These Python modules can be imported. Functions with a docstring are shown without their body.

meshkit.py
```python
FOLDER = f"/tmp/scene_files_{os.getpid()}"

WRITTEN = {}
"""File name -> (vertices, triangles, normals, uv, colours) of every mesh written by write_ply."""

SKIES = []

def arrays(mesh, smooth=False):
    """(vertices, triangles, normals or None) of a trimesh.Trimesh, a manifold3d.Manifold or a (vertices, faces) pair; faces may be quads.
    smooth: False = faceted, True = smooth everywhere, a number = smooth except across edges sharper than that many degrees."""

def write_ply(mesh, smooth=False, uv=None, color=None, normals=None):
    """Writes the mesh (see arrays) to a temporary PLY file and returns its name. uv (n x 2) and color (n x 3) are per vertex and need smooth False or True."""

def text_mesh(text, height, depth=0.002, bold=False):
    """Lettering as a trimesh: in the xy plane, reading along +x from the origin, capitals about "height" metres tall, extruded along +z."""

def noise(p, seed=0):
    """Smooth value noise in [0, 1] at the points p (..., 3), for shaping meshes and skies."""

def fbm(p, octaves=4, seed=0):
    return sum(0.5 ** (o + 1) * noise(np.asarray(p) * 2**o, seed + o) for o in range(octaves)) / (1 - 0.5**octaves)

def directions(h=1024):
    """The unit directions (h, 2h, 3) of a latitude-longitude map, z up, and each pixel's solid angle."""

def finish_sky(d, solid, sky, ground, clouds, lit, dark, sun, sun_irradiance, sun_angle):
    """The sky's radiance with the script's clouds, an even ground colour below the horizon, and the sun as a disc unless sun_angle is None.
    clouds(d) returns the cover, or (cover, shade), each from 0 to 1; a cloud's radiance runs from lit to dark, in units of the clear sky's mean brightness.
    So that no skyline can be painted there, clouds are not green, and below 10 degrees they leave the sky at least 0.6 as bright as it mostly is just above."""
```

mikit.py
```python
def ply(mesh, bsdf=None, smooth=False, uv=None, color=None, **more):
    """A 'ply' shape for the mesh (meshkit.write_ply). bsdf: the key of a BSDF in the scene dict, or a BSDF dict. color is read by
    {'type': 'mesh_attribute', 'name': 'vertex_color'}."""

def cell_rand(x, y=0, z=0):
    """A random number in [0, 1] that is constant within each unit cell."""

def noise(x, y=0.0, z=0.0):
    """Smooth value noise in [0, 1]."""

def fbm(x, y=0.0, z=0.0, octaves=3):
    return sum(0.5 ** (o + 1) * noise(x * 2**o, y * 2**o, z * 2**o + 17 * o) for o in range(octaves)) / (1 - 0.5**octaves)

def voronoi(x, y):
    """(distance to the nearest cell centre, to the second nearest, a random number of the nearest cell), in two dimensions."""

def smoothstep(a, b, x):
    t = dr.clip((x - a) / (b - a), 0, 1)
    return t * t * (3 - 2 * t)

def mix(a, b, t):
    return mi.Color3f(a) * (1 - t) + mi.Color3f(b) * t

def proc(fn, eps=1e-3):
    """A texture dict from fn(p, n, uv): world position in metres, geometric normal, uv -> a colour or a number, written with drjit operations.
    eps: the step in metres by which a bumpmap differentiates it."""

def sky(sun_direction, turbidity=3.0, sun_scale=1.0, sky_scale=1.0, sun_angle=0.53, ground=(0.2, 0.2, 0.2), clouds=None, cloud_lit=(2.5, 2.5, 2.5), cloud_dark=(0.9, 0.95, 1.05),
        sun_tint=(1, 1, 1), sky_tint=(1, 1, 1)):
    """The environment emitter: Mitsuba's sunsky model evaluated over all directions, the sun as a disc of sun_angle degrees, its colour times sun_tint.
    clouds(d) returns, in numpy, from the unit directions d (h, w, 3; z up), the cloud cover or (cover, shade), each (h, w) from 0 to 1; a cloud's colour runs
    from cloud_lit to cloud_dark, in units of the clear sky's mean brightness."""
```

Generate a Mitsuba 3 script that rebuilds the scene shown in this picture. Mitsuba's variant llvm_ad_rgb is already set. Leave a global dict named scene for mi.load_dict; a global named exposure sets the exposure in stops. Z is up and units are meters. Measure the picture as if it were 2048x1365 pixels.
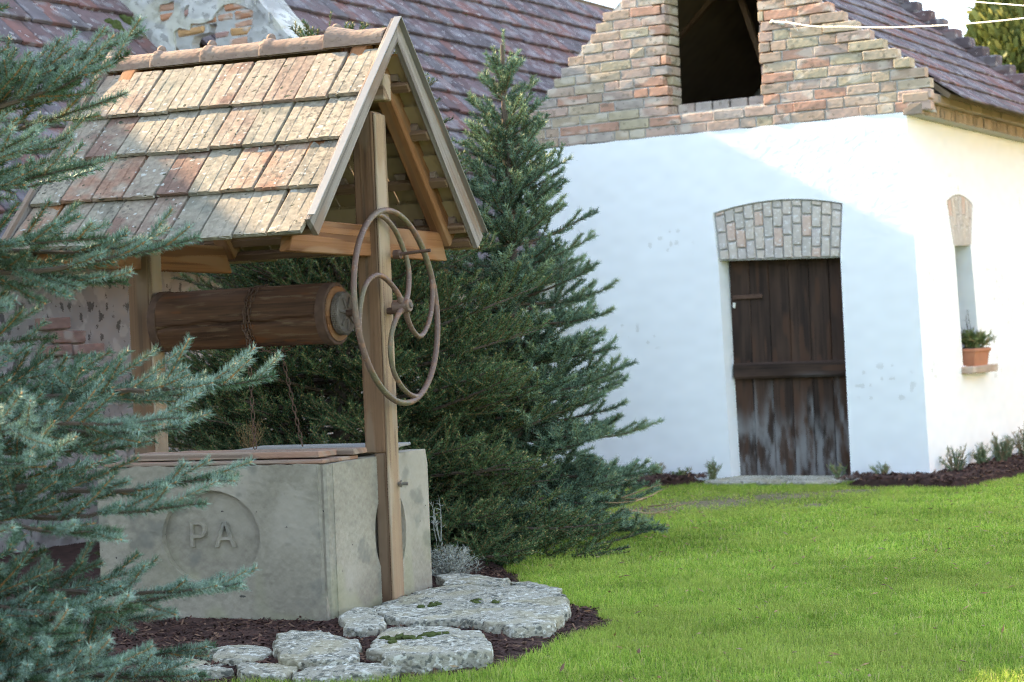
import math, numpy as np, trimesh, mitsuba as mi, drjit as dr, mikit, meshkit
import manifold3d as m3
import shapely.geometry as sg
from shapely import affinity, ops
from mikit import proc, noise, fbm, voronoi, cell_rand, smoothstep, mix
T = mi.ScalarTransform4f
scene, labels = {}, {}

# ------------------------------------------------------------------ camera, sky, exposure
exposure = 4.66
ROLL, FPX, CAMZ, TILT = 0.0405, 3886.0, 1.177, 0.00193
_f = np.array([0, math.cos(TILT), math.sin(TILT)])
_u = math.sin(ROLL) * np.array([1.0, 0, 0]) + math.cos(ROLL) * np.array([0, -math.sin(TILT), math.cos(TILT)])
scene['camera'] = {'type': 'thinlens', 'fov': math.degrees(2 * math.atan(1024 / FPX)), 'fov_axis': 'x',
                   'aperture_radius': 0.0068, 'focus_distance': 7.7, 'near_clip': 0.05, 'far_clip': 500.0,
                   'to_world': T().look_at(origin=[0, 0, CAMZ], target=list(_f + [0, 0, CAMZ]), up=list(_u))}
HB = math.radians(31.2)                       # bearing of the farmhouse
E = np.array([-math.cos(HB), math.sin(HB), 0]); G = np.array([math.sin(HB), math.cos(HB), 0])
ZZ = np.array([0, 0, 1.0])
def thin_cloud(d):                            # a hazy veil over a pale winter sky
    c = meshkit.fbm(d * [3.0, 3.0, 6.0], 4, 2)
    return np.clip(.08 + .5 * (c - .35), 0, .6), np.clip(.9 - c, 0, 1) * .5
SUN = E * 1.0 - G * 0.05 + ZZ * 0.55          # low sun from beyond the barn on the left
scene['sky'] = mikit.sky(SUN.tolist(), turbidity=3.0, sun_scale=0.72, sun_angle=0.6, sky_tint=(1.12, 1.0, .88), sun_tint=(1.0, 0.96, 0.90), clouds=thin_cloud, cloud_lit=(2.3, 2.3, 2.35), cloud_dark=(1.2, 1.25, 1.35))

# ------------------------------------------------------------------ helpers
class Fr:
    def __init__(s, o, x, y, z=ZZ):
        s.o = np.asarray(o, float); s.R = np.array([x, y, z], float); s.flip = np.linalg.det(s.R) < 0
    def __call__(s, v):
        return np.asarray(v, float) @ s.R + s.o
WA = math.radians(21.5)
U = np.array([-math.cos(WA), math.sin(WA), 0]); V = np.array([math.sin(WA), math.cos(WA), 0])
WF = Fr([-0.573, 8.7, 0], U, V)               # well: u along the drum, v across, z up
HF = Fr([3.139, 14.771, 0], E, G)             # farmhouse: e along the front, g along the side
WORLD = Fr([0, 0, 0], [1, 0, 0], [0, 1, 0])
used = {}
def numbered(name):
    n = used.get(name, 0); used[name] = n + 1
    return name if n == 0 else '%s_%03d' % (name, n)
def say(key, label=None, cat=None, group=None, kind=None):
    d = {k: v for k, v in (('label', label), ('category', cat), ('group', group), ('kind', kind)) if v}
    if d: labels[key] = d
def add(name, vf, bsdf, F=None, smooth=False, uv=None, color=None, **props):
    key = numbered(name)
    if hasattr(vf, 'vertices'): v, f = np.array(vf.vertices), np.array(vf.faces)
    else: v, f = np.asarray(vf[0], float), np.asarray(vf[1], int)
    if F is not None:
        v = F(v)
        if F.flip: f = f[:, ::-1]
    scene[key] = mikit.ply((v, f), bsdf, smooth=smooth, uv=uv, color=color)
    say(key, **props)
    return key
def hull(p):
    m = m3.Manifold.hull_points(np.asarray(p, float)).to_mesh()
    return np.array(m.vert_properties[:, :3], float), np.array(m.tri_verts, int)
def cbox(x0, x1, y0, y1, z0, z1, b=0.004, j=0.0, rng=None):
    b = min(b, (x1 - x0) / 2.2, (y1 - y0) / 2.2, (z1 - z0) / 2.2)
    p = []
    for x, dx in ((x0, b), (x1, -b)):
        for y, dy in ((y0, b), (y1, -b)):
            for z, dz in ((z0, b), (z1, -b)):
                o = rng.uniform(-j, j, 3) if j else 0
                for q in ((x, y + dy, z + dz), (x + dx, y, z + dz), (x + dx, y + dy, z)):
                    p.append(np.array(q) + o)
    return hull(p)
def beam(p0, p1, w, h, side=None, b=0.004):
    """a squared timber from p0 to p1; w along 'side', h across both. returns (v, f), uv"""
    p0, p1 = np.asarray(p0, float), np.asarray(p1, float)
    L = np.linalg.norm(p1 - p0); x = (p1 - p0) / L
    y = np.asarray(side, float); y = y - x * (y @ x); y /= np.linalg.norm(y); z = np.cross(x, y)
    v, f = cbox(0, L, -w / 2, w / 2, -h / 2, h / 2, b)
    uv = wood_uv(v, 0)
    v2 = v @ np.array([x, y, z]) + p0
    return (v2, f), uv
WR = np.random.default_rng(5)
def wood_uv(v, axis):
    a = [k for k in range(3) if k != axis]
    off = WR.uniform(0, 40, 2)
    return np.stack([v[:, axis] + off[0], v[:, a[0]] + v[:, a[1]] * 0.93 + off[1]], 1)
def tone_uv(n, t, r=0.0):
    return np.tile([t, r], (n, 1))
def tube(points, rad, sides=8, closed=False, caps=True):
    p = np.asarray(points, float); n = len(p); rad = np.broadcast_to(rad, (n,))
    t = (np.roll(p, -1, 0) - np.roll(p, 1, 0)) if closed else np.gradient(p, axis=0)
    t /= np.linalg.norm(t, axis=1, keepdims=True) + 1e-12
    a = np.cross(t[0], [0.3, 0.2, 0.93] if abs(t[0][2]) < 0.9 else [1, 0.1, 0]); a /= np.linalg.norm(a)
    A = [a]
    for i in range(1, n):
        a = A[-1] - t[i] * (A[-1] @ t[i]); A.append(a / np.linalg.norm(a))
    A = np.array(A); B = np.cross(t, A); ang = np.arange(sides) * 2 * np.pi / sides
    v = p[:, None] + rad[:, None, None] * (np.cos(ang)[None, :, None] * A[:, None] + np.sin(ang)[None, :, None] * B[:, None])
    m = n if closed else n - 1
    if closed:   # find the twist between the last and the first ring
        k0 = int(np.argmin([np.linalg.norm(v[-1, 0] - v[0, k]) for k in range(sides)]))
    f = []
    for i in range(m):
        for k in range(sides):
            i2 = (i + 1) % n; s = k0 if (closed and i2 == 0) else 0
            q = (i * sides + k, i * sides + (k + 1) % sides, i2 * sides + (k + 1 + s) % sides, i2 * sides + (k + s) % sides)
            f += [(q[0], q[1], q[2]), (q[0], q[2], q[3])]
    v = v.reshape(-1, 3)
    if not closed and caps:
        v = np.vstack([v, p[:1], p[-1:]]); c0, c1 = len(v) - 2, len(v) - 1
        for k in range(sides):
            f += [(c0, (k + 1) % sides, k), (c1, (n - 1) * sides + k, (n - 1) * sides + (k + 1) % sides)]
    return v, np.array(f)
def join(parts):
    vs, fs, n = [], [], 0
    for v, f in parts:
        vs.append(v); fs.append(np.asarray(f) + n); n += len(v)
    return np.vstack(vs), np.vstack(fs)
def bez(p, n=24):
    """smooth curve through the points (Catmull-Rom)"""
    p = np.asarray(p, float); q = np.vstack([2 * p[0] - p[1], p, 2 * p[-1] - p[-2]]); out = []
    k = max(2, n // (len(p) - 1))
    for i in range(1, len(q) - 2):
        for t in np.linspace(0, 1, k, endpoint=False):
            out.append(0.5 * (2 * q[i] + (q[i + 1] - q[i - 1]) * t + (2 * q[i - 1] - 5 * q[i] + 4 * q[i + 1] - q[i + 2]) * t * t + (3 * q[i] - q[i - 1] - 3 * q[i + 1] + q[i + 2]) * t ** 3))
    return np.array(out + [p[-1]])
def extrude(poly, depth, axes='xzy'):
    """shapely polygon in (a, z) extruded along the second horizontal axis from 0 to depth. 'xzy': a = x, depth = y; 'yzx': a = y, depth = x"""
    m = trimesh.creation.extrude_polygon(poly, depth, engine='earcut')
    v = np.array(m.vertices); f = np.array(m.faces)
    if axes == 'xzy': return v[:, [0, 2, 1]], f[:, ::-1]
    if axes == 'yzx': return v[:, [2, 0, 1]], f
    return v, f
def wobble(pts, amp, step, rng):
    """polyline ring with extra, jittered points"""
    out = []
    n = len(pts)
    for i in range(n):
        a, b = np.array(pts[i], float), np.array(pts[(i + 1) % n], float)
        k = max(1, int(np.linalg.norm(b - a) / step))
        for t in range(k):
            q = a + (b - a) * t / k
            out.append(q + (rng.normal(0, amp, 2) if t else rng.normal(0, amp * .5, 2)))
    return out

# ------------------------------------------------------------------ materials
def mat(name, color, rough=0.85, bump=None, bscale=0.002, beps=2e-3, spec=0.3, metallic=0.0, **kw):
    base = {'type': 'principled', 'base_color': proc(color) if callable(color) else {'type': 'rgb', 'value': list(color)}, 'roughness': rough, 'specular': spec, **kw}
    if metallic: base['metallic'] = metallic
    if bump: base = {'type': 'bumpmap', 'arbitrary': proc(bump, beps), 'scale': bscale, 'bsdf': base}
    scene[name] = {'type': 'twosided', 'bsdf': base}
C3 = mi.Color3f
def pick(t, cols):
    c = C3(*cols[0]); n = len(cols)
    for i in range(1, n):
        c = dr.select(t > i / n, C3(*cols[i]), c)
    return c
def plaster_c(p, n, uv):
    a = fbm(p.x * 1.3 + 3, p.y * 1.3, p.z * 1.3, 3); b = noise(p.x * 9, p.y * 9, p.z * 14)
    st = smoothstep(.76, .82, noise(p.x * 24 + 9, p.y * 24, p.z * 20)) * smoothstep(.70, .78, noise(p.x * 2.2, p.y * 2.2 + 5, p.z * 2.6)) * .3
    c = mix((.79, .80, .815), (.835, .845, .86), a) * (.96 + .06 * b)
    return mix(c, (.42, .40, .36), st)
mat('plaster', plaster_c, .9, lambda p, n, uv: fbm(p.x * 7, p.y * 7, p.z * 7, 3) + .25 * noise(p.x * 45, p.y * 45, p.z * 45), .0045, 4e-3)
def brick_c(p, n, uv):
    c = pick(uv.x, [(.42, .34, .25), (.44, .335, .265), (.40, .30, .23), (.44, .32, .265), (.41, .35, .25), (.385, .295, .25), (.42, .25, .185), (.37, .315, .28)])
    a = fbm(p.x * 22, p.y * 22, p.z * 22, 3); b = noise(p.x * 9 + uv.y * 50, p.y * 9, p.z * 16)
    c = c * (.72 + .5 * a)
    c = mix(c, (.56, .50, .43), smoothstep(.58, .8, b) * .6)
    return mix(c, (.16, .13, .10), smoothstep(.74, .82, noise(p.x * 30, p.y * 30, p.z * 30)) * .55)
mat('brick', brick_c, .92, lambda p, n, uv: fbm(p.x * 40, p.y * 40, p.z * 40, 3), .0035, 2e-3)
mat('old_brick', lambda p, n, uv: mix(pick(uv.x, [(.44, .22, .13), (.45, .27, .19), (.36, .22, .19), (.48, .28, .13)]) * (.7 + .5 * fbm(p.x * 25, p.y * 25, p.z * 25, 3)), (.5, .46, .42), smoothstep(.52, .75, noise(p.x * 14, p.y * 14 + 4, p.z * 14)) * .6),
    .93, lambda p, n, uv: fbm(p.x * 40, p.y * 40, p.z * 40, 3), .008, 2e-3)
mat('pale_brick', lambda p, n, uv: mix(pick(uv.x, [(.52, .46, .405), (.55, .475, .41), (.50, .45, .415), (.53, .465, .40), (.48, .435, .39), (.56, .42, .345), (.54, .48, .425), (.51, .455, .42)]) * (.82 + .3 * fbm(p.x * 30, p.y * 30, p.z * 30, 3)), (.70, .70, .69), smoothstep(.68, .78, noise(p.x * 60, p.y * 60 + 4, p.z * 60)) * .6),
    .93, lambda p, n, uv: fbm(p.x * 40, p.y * 40, p.z * 40, 3), .006, 2e-3)
mat('mortar', lambda p, n, uv: mix((.34, .33, .315), (.46, .45, .43), fbm(p.x * 18, p.y * 18, p.z * 18, 3)), .95, lambda p, n, uv: fbm(p.x * 30, p.y * 30, p.z * 30, 3), .02, 3e-3)
def tile_c(p, n, uv):   # weathered interlocking tiles of the well: terracotta under pale lichen crust
    t = uv.x
    base = pick(t, [(.165, .105, .083), (.205, .152, .122), (.195, .175, .14), (.245, .142, .10), (.17, .162, .132), (.235, .205, .16)])
    crust = smoothstep(.34, .62, fbm(p.x * 9 + uv.y * 30, p.y * 9, p.z * 9, 4) + .22 * (uv.y - .5))
    c = mix(base, (.27, .235, .185), crust * .75) * (.55 + .85 * fbm(p.x * 60, p.y * 60, p.z * 60, 3))
    d = smoothstep(.60, .74, noise(p.x * 75, p.y * 75, p.z * 75)) * smoothstep(.5, .65, noise(p.x * 6 + 7, p.y * 6, p.z * 6))
    c = mix(c, (.09, .08, .065), d * .65)
    e = smoothstep(.80, .86, noise(p.x * 55 + 3, p.y * 55, p.z * 55)) * smoothstep(.4, .6, noise(p.x * 4, p.y * 4 + 2, p.z * 4))
    c = mix(c, (.40, .40, .37), e * .75)
    return mix(c, (.06, .06, .04), smoothstep(.885, .9, noise(p.x * 42 + 30, p.y * 42, p.z * 42)))
mat('well_tile', tile_c, .92, lambda p, n, uv: fbm(p.x * 55, p.y * 55, p.z * 55, 3) + .5 * noise(p.x * 14, p.y * 14, p.z * 14), .003, 2e-3)
mat('plain_tile', lambda p, n, uv: mix((.27, .20, .11), (.38, .28, .165), fbm(p.x * 9 + uv.y * 20, p.y * 9, p.z * 5, 3)) * (.75 + .35 * uv.x), .92, lambda p, n, uv: fbm(p.x * 55, p.y * 55, p.z * 55, 3), .003, 2e-3)
mat('ridge_tile', lambda p, n, uv: mix(mix((.185, .12, .095), (.255, .195, .155), fbm(p.x * 12, p.y * 12, p.z * 12, 3)) * (.8 + .35 * fbm(p.x * 60, p.y * 60, p.z * 60, 2)), (.14, .10, .07), smoothstep(.60, .78, fbm(p.x * 70, p.y * 70, p.z * 70, 3)) * .8),
    .92, lambda p, n, uv: fbm(p.x * 60, p.y * 60, p.z * 60, 3), .006, 2e-3)
def barn_c(p, n, uv):
    base = pick(uv.x, [(.125, .085, .088), (.15, .105, .11), (.105, .085, .092), (.165, .088, .08), (.13, .112, .122), (.095, .075, .082)])
    c = base * (.6 + .75 * fbm(p.x * 7 + uv.y * 20, p.y * 7, p.z * 7, 4))
    c = mix(c, (.22, .205, .215), smoothstep(.55, .72, noise(p.x * 12, p.y * 12, p.z * 12)) * .55)
    c = mix(c, (.07, .06, .06), smoothstep(.55, .75, noise(p.x * 5 + 9, p.y * 5, p.z * 5)) * .45)
    return mix(c, (.33, .31, .31), smoothstep(.78, .84, noise(p.x * 26, p.y * 26 + 8, p.z * 26)) * .6)
mat('barn_tile', barn_c, .9, lambda p, n, uv: fbm(p.x * 20, p.y * 20, p.z * 20, 3), .014, 4e-3)
mat('moss', lambda p, n, uv: mix((.04, .052, .015), (.085, .105, .028), fbm(p.x * 60, p.y * 60, p.z * 60, 2)), .95, lambda p, n, uv: fbm(p.x * 120, p.y * 120, p.z * 120, 2), .01, 1e-3)
def wood(name, dark, light, streak, rough=.8, wear=None, bs=.0025, fine=260.0):
    def c(p, n, uv):
        g = fbm(uv.x * 2.2, uv.y * fine, 3, 3); k = noise(uv.x * 1.1, uv.y * 16, 7); kn = noise(uv.x * 5 + 3, uv.y * 9, 1)
        col = mix(dark, light, dr.clip(.15 + .55 * g + .45 * (k - .3), 0, 1))
        col = mix(col, streak, smoothstep(.60, .75, noise(uv.x * 1.6 + 5, uv.y * 55, 2)) * .6)
        if wear is not None:
            col = mix(col, wear, smoothstep(.5, .72, noise(uv.x * 3.1, uv.y * 26, 9) * .75 + .3 * kn) * .75)
        return col
    mat(name, c, rough, lambda p, n, uv: fbm(uv.x * 3, uv.y * fine, 0, 3) + .6 * smoothstep(.66, .8, noise(uv.x * 1.2, uv.y * 70, 4)), bs, 1.5e-3)
wood('wood_post', (.105, .056, .031), (.225, .125, .068), (.075, .046, .029), wear=(.20, .135, .088))
wood('wood_post_pale', (.18, .11, .066), (.36, .245, .152), (.12, .08, .05), wear=(.36, .28, .205))
wood('wood_warm', (.16, .062, .024), (.31, .145, .062), (.09, .036, .015), wear=(.27, .15, .08), fine=230.)
wood('wood_grey', (.15, .125, .115), (.33, .285, .255), (.10, .08, .068), wear=(.20, .13, .09), bs=.004)
wood('wood_batten', (.13, .075, .045), (.24, .15, .09), (.10, .05, .03))
wood('wood_lid', (.19, .13, .10), (.36, .27, .21), (.12, .08, .06), wear=(.33, .18, .12))
wood('wood_lid_pale', (.21, .205, .20), (.35, .345, .34), (.15, .14, .13), wear=(.28, .25, .21))
def drum_c(p, n, uv):
    g = fbm(uv.x * 7, uv.y * 150, 3, 3); k = fbm(uv.x * 3.4 + 3, uv.y * 22, 1, 3)
    c = mix((.045, .021, .012), (.15, .070, .036), dr.clip(g * .6 + (k - .35) * 1.1, 0, 1))
    c = mix(c, (.17, .11, .066), smoothstep(.58, .76, fbm(uv.x * 9, uv.y * 70, 5, 3)) * .55)
    return mix(c, (.15, .05, .016), smoothstep(.66, .74, fbm(uv.x * 5.4 + 1.5, uv.y * 22, 8, 3)) * .75)
mat('wood_drum', drum_c, .75, lambda p, n, uv: fbm(uv.x * 4, uv.y * 120, 0, 3), .0022, 1.5e-3)
def door_c(p, n, uv):
    g = fbm(uv.x * 2, uv.y * 90, 2, 3); k = fbm(uv.x * 2.3, uv.y * 11, 6, 3)
    c = mix((.016, .010, .008), (.070, .040, .027), dr.clip(g * .7 + (k - .35) * 1.3, 0, 1))
    c = mix(c, (.085, .040, .022), smoothstep(.60, .75, noise(uv.x * 3.3, uv.y * 21, 3)) * .55)
    low = smoothstep(.80, .42, p.z + .5 * (noise(uv.x * 1.6, uv.y * 14, 4) - .5))   # bleached, flaking foot of the planks
    return mix(c, (.22, .215, .215), low * smoothstep(.25, .68, fbm(uv.x * 5.5, uv.y * 20, 12, 4)) * .85)
mat('wood_door', door_c, .8, lambda p, n, uv: fbm(uv.x * 3, uv.y * 90, 0, 3), .004, 2e-3)
def conc_c(p, n, uv):
    a = fbm(p.x * 3.1, p.y * 3.1, p.z * 3.1, 4); b = fbm(p.x * 52, p.y * 52, p.z * 52, 3)
    c = mix((.222, .195, .152), (.32, .283, .225), dr.clip(a * 1.5 - .25, 0, 1)) * (.66 + .5 * b + .18 * fbm(p.x * 130, p.y * 130, p.z * 130, 2))
    c = mix(c, (.385, .34, .28), smoothstep(.56, .70, fbm(p.x * 4 + 8, p.y * 4, p.z * 2.2, 3)) * .55)
    c = mix(c, (.14, .138, .12), smoothstep(.60, .72, fbm(p.x * 7, p.y * 7 + 3, p.z * 7, 4)) * .55)
    c = mix(c, (.29, .29, .15), smoothstep(.50, .68, noise(p.x * 9, p.y * 9, p.z * 5 + 2)) * smoothstep(.42, .10, p.z) * .35)   # algae on the foot
    return mix(c, (.07, .065, .055), smoothstep(.955, .965, noise(p.x * 30, p.y * 30 + 6, p.z * 30)))
mat('concrete', conc_c, .9, lambda p, n, uv: fbm(p.x * 60, p.y * 60, p.z * 60, 3) + .5 * fbm(p.x * 9, p.y * 9, p.z * 9, 2), .005, 2e-3)
def iron_c(p, n, uv):
    c = mix((.105, .060, .045), (.155, .095, .072), fbm(p.x * 8, p.y * 8, p.z * 8, 3))
    c = mix(c, (.115, .10, .052), smoothstep(.46, .62, noise(p.x * 5 + 2, p.y * 5, p.z * 5)) * .8)
    c = mix(c, (.21, .10, .055), smoothstep(.56, .7, fbm(p.x * 30, p.y * 30, p.z * 30, 3)) * .7)
    return mix(c, (.26, .21, .17), smoothstep(.62, .8, fbm(p.x * 110, p.y * 110, p.z * 110, 2)) * .35)
mat('iron', iron_c, .55, lambda p, n, uv: fbm(p.x * 70, p.y * 70, p.z * 70, 3), .002, 1.5e-3, spec=.5)
mat('rust', lambda p, n, uv: mix((.06, .034, .025), (.125, .07, .048), fbm(p.x * 40, p.y * 40, p.z * 40, 3)), .8, lambda p, n, uv: fbm(p.x * 90, p.y * 90, p.z * 90, 2), .002, 1.5e-3)
mat('cast_plate', lambda p, n, uv: mix((.09, .07, .058), (.19, .155, .13), fbm(p.x * 30, p.y * 30, p.z * 30, 3)), .8, lambda p, n, uv: fbm(p.x * 90, p.y * 90, p.z * 90, 2), .003, 1.5e-3)
def stone_c(p, n, uv):
    a = fbm(p.x * 5 + uv.x * 9, p.y * 5, p.z * 5, 4)
    c = mix((.21, .195, .15), (.37, .345, .28), dr.clip(a * 1.7 - .35, 0, 1))
    w = fbm(p.x * 60, p.y * 60, p.z * 60, 4)
    c = mix(c, (.54, .53, .47), smoothstep(.54, .64, w) * .75)
    c = mix(c, (.075, .08, .068), smoothstep(.52, .62, fbm(p.x * 62 + 5, p.y * 62, p.z * 62, 4) * .8 + .2 * noise(p.x * 9, p.y * 9 + 3, p.z * 9)) * .8)
    return mix(c, (.32, .27, .15), smoothstep(.56, .7, noise(p.x * 8, p.y * 8 + 4, p.z * 8)) * .35)
mat('stone', stone_c, .93, lambda p, n, uv: fbm(p.x * 22, p.y * 22, p.z * 22, 4) + .4 * noise(p.x * 90, p.y * 90, p.z * 90), .02, 3e-3)
def wall_c(p, n, uv):
    a = fbm(p.x * 3, p.y * 3, p.z * 3, 4)
    c = mix((.30, .26, .25), (.44, .385, .365), dr.clip(a * 1.6 - .3, 0, 1))
    c = mix(c, (.55, .50, .47), smoothstep(.55, .66, fbm(p.x * 11 + 4, p.y * 11, p.z * 8, 3)) * .5)
    return mix(c, (.06, .05, .045), smoothstep(.62, .68, fbm(p.x * 34, p.y * 34, p.z * 15, 3)) * .75)
mat('rubble', wall_c, .95, lambda p, n, uv: fbm(p.x * 9, p.y * 9, p.z * 6, 4), .06, 5e-3)
def fire_c(p, n, uv):
    a = fbm(p.x * 2.6, p.y * 2.6, p.z * 2.6, 4)
    c = mix((.29, .285, .28), (.52, .51, .49), smoothstep(.38, .58, a))
    c = mix(c, (.22, .21, .20), smoothstep(.53, .62, fbm(p.x * 17, p.y * 17, p.z * 17, 3)) * .6)
    return mix(c, (.50, .47, .36), smoothstep(.6, .72, noise(p.x * 5, p.y * 5, p.z * 5 + 5)) * .5)
mat('old_plaster', fire_c, .95, lambda p, n, uv: fbm(p.x * 24, p.y * 24, p.z * 24, 4), .02, 3e-3)
mat('soil', lambda p, n, uv: mix((.08, .10, .03), (.15, .19, .055), fbm(p.x * 6, p.y * 6, p.z * 6, 4)), .97, lambda p, n, uv: fbm(p.x * 25, p.y * 25, p.z * 25, 3), .02, 4e-3)
mat('mulch', lambda p, n, uv: mix((.022, .013, .011), (.085, .045, .035), fbm(p.x * 28, p.y * 28, p.z * 28, 4)), .97, lambda p, n, uv: fbm(p.x * 45, p.y * 45, p.z * 45, 3), .03, 3e-3)
mat('chip', lambda p, n, uv: pick(uv.x, [(.028, .014, .012), (.055, .026, .02), (.08, .038, .028), (.04, .02, .017), (.15, .085, .055)]) * (.8 + .4 * uv.y), .9)
mat('black', (.035, .035, .038), .3)
mat('old_timber', lambda p, n, uv: mix((.11, .08, .055), (.19, .14, .095), fbm(p.x * 14, p.y * 14, p.z * 4, 3)), .95)
mat('pot', lambda p, n, uv: mix((.36, .145, .08), (.46, .21, .125), fbm(p.x * 20, p.y * 20, p.z * 20, 3)), .85)
mat('cable_white', (.66, .65, .60), .6)
mat('steel', (.30, .29, .27), .45, metallic=.8)
mat('cornice_brick', lambda p, n, uv: mix((.31, .24, .185), (.40, .315, .25), fbm(p.x * 14 + uv.y * 20, p.y * 14, p.z * 14, 3)) * (.8 + .3 * uv.x), .92, lambda p, n, uv: fbm(p.x * 35, p.y * 35, p.z * 35, 3), .004, 2e-3)
def leafy(name, thin=.35, rough=.6, spec=.25):
    scene[name] = {'type': 'twosided', 'bsdf': {'type': 'principled', 'base_color': {'type': 'mesh_attribute', 'name': 'vertex_color'}, 'roughness': rough, 'specular': spec}}
leafy('needle'); leafy('plant')
def grass_c(p, n, uv):
    t = uv.x
    c = pick(t, [(.30, .44, .075), (.40, .54, .095), (.20, .33, .05), (.48, .59, .12), (.33, .48, .08), (.56, .59, .18), (.43, .55, .095), (.54, .49, .24)])
    big = fbm(p.x * 1.1 + 4, p.y * 1.1, 0, 3)
    c = c * (.70 + .6 * big) * (.86 + .28 * noise(p.x * 6.5, p.y * 6.5, 2))
    return mix(c, (.47, .54, .13), smoothstep(.5, .72, noise(p.x * 2.3, p.y * 2.3, 5)) * .4)
scene['grass_blade'] = {'type': 'principledthin', 'base_color': proc(grass_c), 'roughness': .55, 'diff_trans': 1.15}

# ------------------------------------------------------------------ the ground
def bed_shape():
    r = np.random.default_rng(3)
    well = wobble([(-1.6, 6.98), (-.95, 6.86), (-.5, 6.86), (-.09, 7.02), (.08, 7.42), (.20, 7.74), (.41, 8.10), (.34, 8.52), (.12, 8.95), (.0, 9.6), (-.1, 11.6), (-1.6, 12.6), (-4.6, 13.2), (-4.8, 8.2), (-2.6, 7.1)], .025, .14, r)
    return sg.Polygon(well).buffer(0)
BED = bed_shape()
def house_bed():
    pts = [(-.25, -.35), (-.35, 3.9), (-.02, 3.9), (-.02, -.02), (.62, -.02), (.62, -.42)]
    a = [HF([e, g, 0])[:2] for e, g in [(-.5, -.55), (-.62, 1.0), (-.55, 3.9), (.05, 3.9), (.05, .05), (.60, .05), (.58, -.5), (.2, -.62)]]
    b = [HF([e, g, 0])[:2] for e, g in [(1.80, .05), (1.78, -.4), (2.1, -.85), (2.5, -1.05), (3.8, -1.1), (3.8, .05)]]
    r = np.random.default_rng(4)
    return [sg.Polygon(wobble(a, .03, .15, r)).buffer(0), sg.Polygon(wobble(b, .03, .15, r)).buffer(0)]
HBEDS = house_bed()
g0 = 160.0
add('ground', (np.array([[-g0, -g0, -.004], [g0, -g0, -.004], [g0, g0, -.004], [-g0, g0, -.004]]), np.array([[0, 1, 2], [0, 2, 3]])), 'soil', label='mown lawn soil under the green grass of the yard', kind='structure')
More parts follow.
